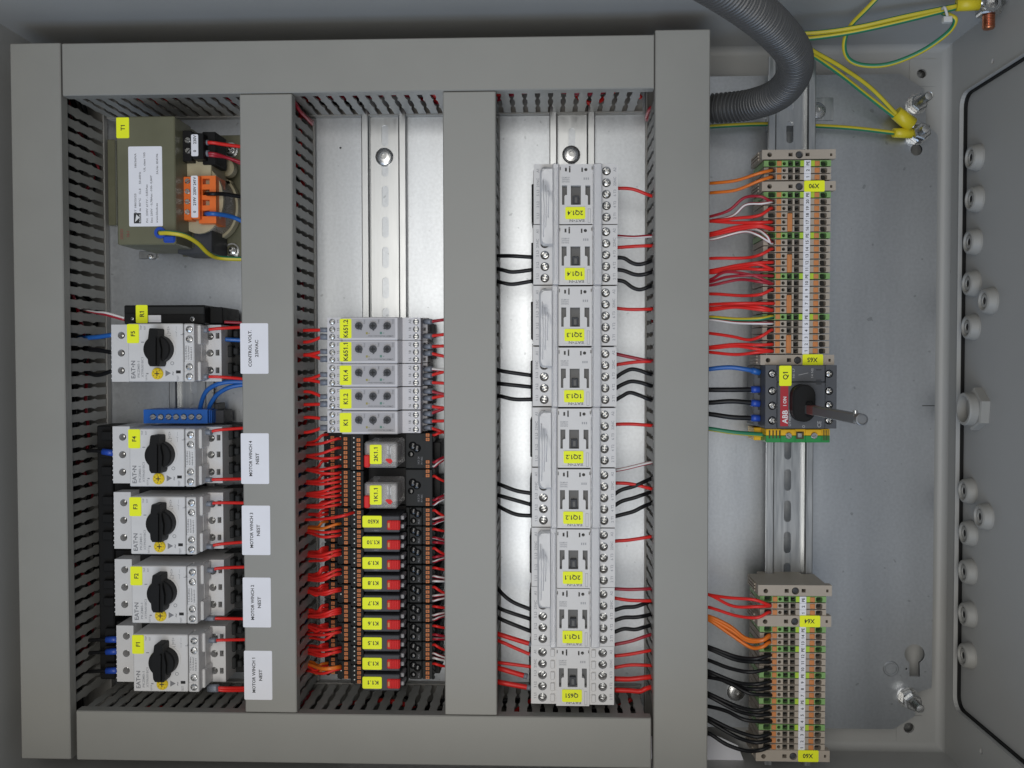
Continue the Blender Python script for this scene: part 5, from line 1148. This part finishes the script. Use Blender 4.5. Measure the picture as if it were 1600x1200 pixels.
for i, (nm, yc) in enumerate(SL):
    y0 = BND[i] + 5
    outw('red', 'leaving socket front of %s' % RN[nm], y0, y0 + (9, 3, 9, 3, 9, 2, 3, 8, 4)[i])
    if i < 8:
        for q in (13, 20): outw('red and white' if (i + q) % 2 else 'white and red', 'leaving socket front of %s' % RN[nm], y0 + q + .6, y0 + q + (-3, 4, -2, 3, -1, -3, 3, 6, 0)[i] - (q - 13) * .3)
# ---- contactor column
zc = 48
LB = [('1Q1.4', '5 L3', [(772, 400), (800, 400), (833, 402)]), ('1Q1.4', '3 L2', [(772, 419), (786, 422), (802, 425), (833, 421.5)]), ('1Q1.4', '1 L1', [(772, 438), (786, 442), (802, 444), (833, 439)]),
      ('1Q1.3', '5 L3', [(772, 575), (786, 580), (833, 587)]), ('1Q1.3', '3 L2', [(772, 598), (786, 600), (833, 605)]), ('1Q1.3', '1 L1', [(772, 617), (786, 620), (805, 624), (833, 624)]),
      ('1Q1.2', '5 L3', [(772, 753), (786, 759), (808, 767), (832, 771)]), ('1Q1.2', '3 L2', [(772, 772), (786, 776), (832, 789)]), ('1Q1.2', '1 L1', [(772, 786), (788, 796), (808, 804), (832, 806)]),
      ('1Q1.1', '5 L3', [(772, 912), (785, 928), (802, 941), (831, 953)]), ('1Q1.1', '3 L2', [(772, 944), (786, 953), (831, 968)]), ('1Q1.1', '1 L1', [(772, 960), (786, 969), (831, 987)])]
for nm, tn, L in LB: W('black', 'entering the %s at its %s' % (CN[nm], CT[tn]), [(x, y, 40 if k == 0 else zc) for k, (x, y) in enumerate(L)], 2.0)
for tn, L, r, c in (('A1 from above', [(772, 988), (786, 993), (831, 1007)], 2.4, 'red'), ('A1', [(772, 998), (786, 1004), (806, 1013), (832, 1024)], 1.8, 'red'), ('21NC', [(772, 1035), (786, 1036), (832, 1042)], 1.7, 'red'),
                    ('5 L3', [(772, 1042), (786, 1046), (823, 1057)], 2.6, 'red'), ('3 L2', [(772, 1064), (786, 1067), (828, 1074.5)], 2.6, 'red')):
    W(c, 'entering the lowest contactor Q651 at its %s' % CT[tn], [(x, y, 42 if k == 0 else 46) for k, (x, y) in enumerate(L)], r, ferr=(FGRY, 2.5, 1.1) if 'NC' not in tn else None)
RB = [('2Q1.4', '22NC', 'red', [(962, 294), (988, 295.5), (1013, 304.5), (1034, 312)]), ('1Q1.4', 'A2', 'white and red', [(962, 369), (990, 370.5), (1012, 369), (1034, 368)]), ('1Q1.4', '22NC', 'red', [(962, 387), (990, 385), (1014, 384), (1034, 384)]),
      ('1Q1.4', '6 T3', 'black', [(962, 402.5), (975, 403.5), (988, 411), (1000, 413), (1014, 409), (1034, 400)]), ('1Q1.4', '4 T2', 'black', [(962, 421), (975, 423), (990, 428.5), (1002, 429.5), (1016, 426), (1034, 420)]), ('1Q1.4', '2 T1', 'black', [(962, 437.5), (975, 440), (988, 449), (1000, 452.5), (1014, 448), (1034, 440)]),
      ('2Q1.3', '22NC', 'red', [(962, 481.6), (985, 483.5), (1014, 483), (1034, 482)]), ('1Q1.3', 'A2', 'red and white', [(962, 553), (985, 558), (1014, 564), (1034, 566)]), ('1Q1.3', '22NC', 'red', [(962, 570), (990, 566), (1014, 564.5), (1034, 563)]),
      ('1Q1.3', '6 T3', 'black', [(962, 590), (972, 583), (986, 577), (1000, 579), (1014, 584), (1034, 588)]), ('1Q1.3', '4 T2', 'black', [(962, 607), (972, 601), (986, 596), (1002, 598), (1014, 602), (1034, 606)]), ('1Q1.3', '2 T1', 'black', [(962, 625), (972, 619), (984, 613.5), (1000, 618), (1014, 624), (1034, 630)]),
      ('2Q1.2', '22NC', 'red', [(962, 663), (985, 662.6), (1014, 664.5), (1034, 666)]), ('1Q1.2', 'A2', 'white and red', [(962, 735), (980, 731.5), (1013, 723.5), (1034, 720)]), ('1Q1.2', '22NC', 'red', [(962, 754.6), (985, 756), (1015, 763), (1034, 768)]),
      ('1Q1.2', '6 T3', 'black', [(960, 772), (972, 765), (990, 760), (1006, 753), (1032, 740)]), ('1Q1.2', '4 T2', 'black', [(960, 790), (972, 783), (990, 778), (1006, 772.5), (1032, 764)]), ('1Q1.2', '2 T1', 'black', [(960, 807), (972, 804), (990, 799), (1006, 791), (1032, 780)]),
      ('2Q1.1', '22NC', 'red', [(960, 845.6), (985, 843.5), (1014, 839), (1034, 836)]), ('1Q1.1', 'A2', 'dark red', [(960, 920), (985, 921), (1013, 920), (1034, 919)]), ('1Q1.1', '22NC', 'red', [(960, 934.5), (985, 938), (1014, 938.6), (1034, 938)]),
      ('1Q1.1', '6 T3', 'black', [(960, 953.4), (975, 949), (992, 948), (1006, 943.5), (1032, 934)]), ('1Q1.1', '4 T2', 'black', [(960, 969.6), (975, 965), (992, 964.5), (1006, 962.5), (1032, 956)]), ('1Q1.1', '2 T1', 'black', [(960, 987.6), (975, 982.5), (992, 983.5), (1006, 980), (1032, 972)]),
      ('Q651', 'A2, striped', 'red and white', [(960, 1007), (985, 1002), (1010, 993.6), (1034, 986)]), ('Q651', 'A2', 'red', [(960, 1025), (985, 1022), (1012, 1017), (1034, 1013)]), ('Q651', '22NC', 'red', [(960, 1043), (985, 1039), (1012, 1039.6), (1034, 1041)]),
      ('Q651', '6 T3', 'red', [(960, 1060.6), (985, 1061), (1012, 1058), (1034, 1056)]), ('Q651', '4 T2', 'red', [(960, 1078), (985, 1079), (1000, 1080), (1012, 1075), (1034, 1070)])]
for nm, tn, c, L in RB:
    thick = nm == 'Q651' and 'T' in tn
    W(c, 'leaving the %s at its %s' % (CN[nm], CT[tn]), [(x, y, 46 if k < len(L) - 1 else 38) for k, (x, y) in enumerate(L)], 2.5 if thick else (2.0 if c == 'black' else 1.7))
# ---- wires to the terminal strips
def TW(col, dest, L, r=1.55, z0=44, phase=None):
    n = len(L); pts = []
    for k, (x, y) in enumerate(L):
        pts.append((x, y, z0 + (ZX + 7 - z0) * min(1, k / (n - 1.6))))
    pts[-1] = (L[-1][0] - 2, L[-1][1], ZX + 2.6); pts.append((L[-1][0] + 1.5, L[-1][1], ZX - 5.5))
    return W(col, dest, pts, r, phase=phase)
t5 = 'plugged into terminal %s of the longest row X65'
TW('orange', 'plugged into terminal two of the topmost row X90', [(1088, 288), (1115, 286), (1150, 282), (1185, 271), (1205, 266.5)])
TW('orange', 'plugged into terminal one of the topmost row X90', [(1088, 303), (1115, 301), (1150, 297), (1185, 283), (1205, 277)])
TW('red and white', t5 % 'twenty', [(1088, 342), (1115, 337), (1140, 328), (1163, 309), (1188, 307), (1205, 314)], 1.4)
TW('white and red', t5 % 'twenty', [(1088, 346), (1115, 344), (1145, 337), (1165, 320), (1190, 318), (1205, 316)], 1.4)
TW('red', t5 % 'nineteen', [(1088, 346), (1115, 345), (1150, 341), (1185, 337), (1205, 326)])
TW('red', t5 % 'seventeen', [(1088, 345), (1115, 346), (1150, 348), (1185, 347.5), (1205, 347)])
TW('red', t5 % 'sixteen', [(1088, 368), (1115, 364), (1150, 355), (1185, 352), (1206, 357)], 1.7); TW('red', t5 % 'sixteen', [(1088, 372), (1115, 367), (1150, 359), (1185, 354), (1206, 358)], 1.7)
TW('red and white', t5 % 'fifteen', [(1088, 372), (1115, 369), (1150, 362), (1180, 358), (1198, 368), (1206, 379)], 1.4); TW('white and red', t5 % 'fifteen', [(1088, 375), (1115, 373.5), (1160, 362), (1182, 366), (1206, 379)], 1.4)
TW('red', t5 % 'fourteen', [(1088, 405), (1120, 403.5), (1165, 403), (1188, 398), (1206, 389.5)])
TW('red', t5 % 'twelve', [(1088, 425), (1115, 422), (1150, 415), (1180, 411), (1206, 410)]); TW('red', t5 % 'eleven', [(1088, 424), (1115, 424), (1155, 418), (1185, 413), (1206, 420)]); TW('red', t5 % 'eleven', [(1088, 427), (1115, 426), (1155, 420), (1185, 421), (1206, 421)])
TW('red and white', t5 % 'ten', [(1088, 446), (1112, 436), (1135, 425), (1175, 430), (1206, 442)], 1.4); TW('dark red', t5 % 'ten', [(1088, 444), (1112, 440), (1135, 433), (1170, 430), (1206, 431)], 1.4); TW('red and white', t5 % 'ten', [(1088, 448), (1115, 445), (1155, 437), (1185, 440), (1206, 443)], 1.4)
TW('red', t5 % 'nine', [(1088, 459), (1120, 459.5), (1160, 462), (1188, 460), (1206, 453)])
TW('red', t5 % 'seven', [(1088, 478), (1115, 475.5), (1155, 474), (1206, 474)]); TW('red', t5 % 'six', [(1088, 480), (1115, 481), (1155, 477), (1188, 480), (1206, 484)]); TW('red', t5 % 'six', [(1088, 486), (1115, 484), (1150, 480), (1188, 484), (1206, 485)])
TW('green and yellow', 'plugged into a green PE terminal of row X65', [(1088, 495), (1115, 496), (1150, 499), (1185, 498.5), (1206, 495)], 1.9, phase=-1.7)
TW('red and white', t5 % 'five', [(1088, 498), (1115, 499.5), (1150, 504), (1185, 505), (1206, 505)], 1.5)
TW('red', t5 % 'four', [(1088, 519), (1115, 521.5), (1145, 526), (1170, 531), (1190, 525), (1206, 516)])
TW('red', t5 % 'two', [(1088, 545), (1115, 541.5), (1150, 538), (1185, 539), (1206, 538)]); TW('red', t5 % 'one', [(1088, 546), (1115, 544), (1150, 541), (1180, 545), (1206, 548)]); TW('red', t5 % 'one', [(1088, 548), (1115, 551), (1150, 554), (1180, 551), (1206, 548.6)])
W('blue', 'entering the top pole of switch Q1', [(1088, 581, 44), (1110, 576.5, 48), (1140, 574, 52), (1165, 577, 54), (1186, 581.5, ZDL + 1)], 2.3, ferr=(WBLU, 6, 1.35))
for ys, ym, ye, w_ in ((609, 609, 608.4, 'second pole of switch Q1'), (630, 627, 630.6, 'third pole of switch Q1'), (645, 652, 653.4, 'fourth pole of switch Q1')):
    W('black', 'entering the ' + w_, [(1088, ys, 44), (1112, (ys * 2 + ym) / 3, 48), (1145, ym, 52), (1186, ye, ZDL + 1)], 2.4, ferr=(FBLU, 6, 1.4))
W('green and yellow', 'entering the earth terminal below switch Q1', [(1088, 667, 44), (1115, 671, 46), (1150, 676, 48), (1198, 679.5, 48)], 2.3, phase=.6)
t6 = 'plugged into terminal %s of the bottom row X60'
TW('red', 'plugged into terminal two of the short row X64', [(1086, 924), (1112, 930), (1140, 934), (1178, 937), (1203, 945)]); TW('red', 'plugged into terminal two of the short row X64', [(1086, 922), (1112, 931), (1145, 947), (1180, 948), (1203, 947)]); TW('red', 'plugged into terminal one of the short row X64', [(1086, 944), (1112, 950), (1150, 962), (1182, 965), (1202, 957)])
TW('orange', t6 % 'fourteen', [(1086, 960), (1108, 963), (1140, 978), (1165, 997), (1190, 1000), (1203, 993)], 1.8); TW('orange', t6 % 'fourteen', [(1086, 962), (1108, 966), (1140, 983), (1168, 1001), (1190, 1001), (1203, 995)], 1.8); TW('orange', t6 % 'thirteen', [(1086, 964), (1108, 969), (1140, 990), (1172, 1011), (1190, 1011), (1203, 1004)], 1.8)
for nm, L in (('twelve', [(1084, 1004), (1108, 1011), (1150, 1026), (1180, 1029), (1203, 1024)]), ('eleven', [(1084, 1007), (1108, 1014), (1150, 1031), (1180, 1034), (1203, 1034)]), ('ten', [(1084, 1025), (1108, 1032), (1140, 1044), (1172, 1050), (1203, 1045)]),
              ('nine', [(1084, 1040), (1108, 1049), (1150, 1066), (1180, 1069), (1203, 1065)]), ('eight', [(1084, 1045), (1108, 1053), (1150, 1072), (1180, 1077), (1203, 1075)]), ('seven', [(1084, 1058), (1108, 1058.5), (1135, 1065), (1170, 1083), (1203, 1086)]),
              ('six', [(1084, 1074), (1108, 1084), (1150, 1103), (1180, 1110), (1203, 1106)]), ('five', [(1084, 1079), (1108, 1088), (1150, 1110), (1180, 1117), (1203, 1116)]), ('four', [(1084, 1101), (1108, 1104), (1135, 1111), (1165, 1125), (1203, 1127)]),
              ('three', [(1084, 1110), (1108, 1122), (1145, 1140), (1180, 1151), (1203, 1147)]), ('two', [(1084, 1114), (1108, 1127), (1150, 1151), (1180, 1160), (1203, 1157)]), ('one', [(1084, 1138), (1108, 1146), (1135, 1163), (1165, 1173), (1188, 1172), (1203, 1167)])):
    TW('black', t6 % nm, L, 1.9)
# ---- earth conductors with lugs, conduit hose
def lug(o, a, b_, r, rb):
    A0, B0 = at(*a), at(*b_); b = MB(); b.tube([A0, A0.lerp(B0, .5), B0], r, 12, rfun=lambda i: (r * .92, r, r * 1.05)[i]); part(o, 'yellow_sleeve', b, [LUGY])
    d = (B0 - A0).normalized(); E = B0 + d * 8; b = MB()
    b.tube([B0 - d * .5, B0 + d * 4], 2.4, 10); b.lathe((E.x, E.y, E.z - .6), [(4.2, 0), (6.4, 0), (6.4, 1.3), (4.2, 1.3)], 18); part(o, 'ring_tongue', b, [STEEL])
gy = 'green and yellow'
o = W(gy, 'behind the rail to the yellow lug on the earth stud', [(1088, 201, 6), (1115, 197.5, 8), (1190, 194, 8), (1260, 196, 10), (1330, 200, 10), (1400, 208, 9)], 2.2, phase=-1.5); lug(o, (1396, 207.5, 9), (1424, 208.5, 7), 3.9, 0)
o = W(gy, 'slanting down to the big earth lug, upper strand', [(1240, 60, 60), (1275, 82, 46), (1315, 105, 36), (1360, 137, 24), (1405, 183, 12)], 2.2, phase=-.5); lug(o, (1400, 176, 12), (1424, 195, 9), 5.6, 0)
W(gy, 'slanting down to the big earth lug, lower strand', [(1240, 70, 56), (1275, 90, 44), (1310, 114, 34), (1352, 147, 22), (1402, 186, 11)], 2.2, phase=-1.4)
o = W(gy, 'running to the upper corner lug, upper strand', [(1225, 52, 60), (1275, 51, 64), (1340, 42, 70), (1420, 24, 78), (1500, 8, 84)], 2.2, phase=-.35); lug(o, (1494, 8, 84), (1530, 5, 86), 4.6, 0)
W(gy, 'running to the upper corner lug, lower strand', [(1225, 62, 58), (1275, 59, 62), (1340, 49, 68), (1420, 31, 76), (1498, 11, 83)], 2.2, phase=-1.4)
W(gy, 'loose loop hanging under the upper corner lug', [(1385, -18, 90), (1356, 12, 80), (1328, 42, 66), (1319, 70, 56), (1326, 92, 50), (1350, 102, 50), (1390, 100, 54), (1440, 80, 62), (1480, 52, 72), (1493, 32, 80), (1484, 24, 80), (1472, 20, 78)], 2.2, phase=-.5)
b = MB(); tp = [at(*q) for q in ((1472, 14, 84), (1476, 12, 88), (1480, 24, 86), (1482, 33, 80), (1478, 34, 74), (1474, 22, 74), (1472, 14, 80))]; b.tube(spline(tp, 4), 1.0, 6); q = at(1481, 30, 86); b.box(q.x - 3, q.x + 3, q.y - 2, q.y + 2, 83, 87, .5)
solo('cable_tie', b, [TIE], at(1476, 24, 82), 'pale cable tie round the green and yellow strands', 'cable tie')
# corner earth bolt on the top wall
p = aty(1545, 12, YT - 4)
t = thing('earth_bolt', 'copper coloured earth bolt with nut in the upper corner', 'bolt', (p.x, YT, p.z))
b = MB(); b.lathe((p.x, YT, p.z), [(11, -.05), (11, -2), (5, -2)], 24, 'y'); part(t, 'washer', b, [DSTEEL])
b = MB(); b.lathe((p.x, YT, p.z), [(8.6, -2), (8.6, -8.5), (7.6, -9.5), (0, -9.5)], 6, 'y'); 
for k in range(len(b.sm)): b.sm[k] = False
part(t, 'nut', b, [STEEL])
b = MB(); pr = []
for k in range(9): pr += [(4.3, -9 - k * 1.1), (3.8, -9.55 - k * 1.1)]
b.lathe((p.x, YT, p.z), pr + [(3.6, -19), (0, -19.2)], 16, 'y'); part(t, 'copper_shank', b, [COPPER])
# hose
hp = spline([at(*q) for q in ((1040, 172, 38), (1085, 171, 40), (1125, 169, 46), (1175, 163, 62), (1216, 147, 92), (1240, 117, 132), (1240, 84, 172), (1213, 48, 215), (1172, 12, 255), (1120, -24, 290), (1060, -60, 320))], 30)
D = [0.0]
for i in range(1, len(hp)): D.append(D[-1] + (hp[i] - hp[i - 1]).length)
tot = D[-1]; step = .45; n = int(tot / step); q = []; j = 0
for k in range(n):
    s = k * step
    while D[j + 1] < s and j < len(D) - 2: j += 1
    q.append(hp[j].lerp(hp[j + 1], (s - D[j]) / max(1e-6, D[j + 1] - D[j])))
b = MB(); b.tube(q, 11, 28, rfun=lambda i: 10.0 + 1.25 * min(1, max(-1, 1.3 * math.sin(i * step * 2 * math.pi / 3.4))), cap=False)
solo('corrugated_hose', b, [HOSE], hp[0], 'dark grey corrugated hose curving from the cabinet door into the duct', 'hose')
# duplicates in the labels: tell equal wires apart by their order from the top
seen = {}
for o, y in WIRES: seen.setdefault(o['label'], []).append((y, o))
OR = ['first', 'second', 'third', 'fourth', 'fifth', 'sixth', 'seventh', 'eighth']
for lab, L in seen.items():
    if len(L) > 1:
        for k, (y, o) in enumerate(sorted(L, key=lambda q: q[0])): o['label'] = lab + (', %s from top' % OR[k])
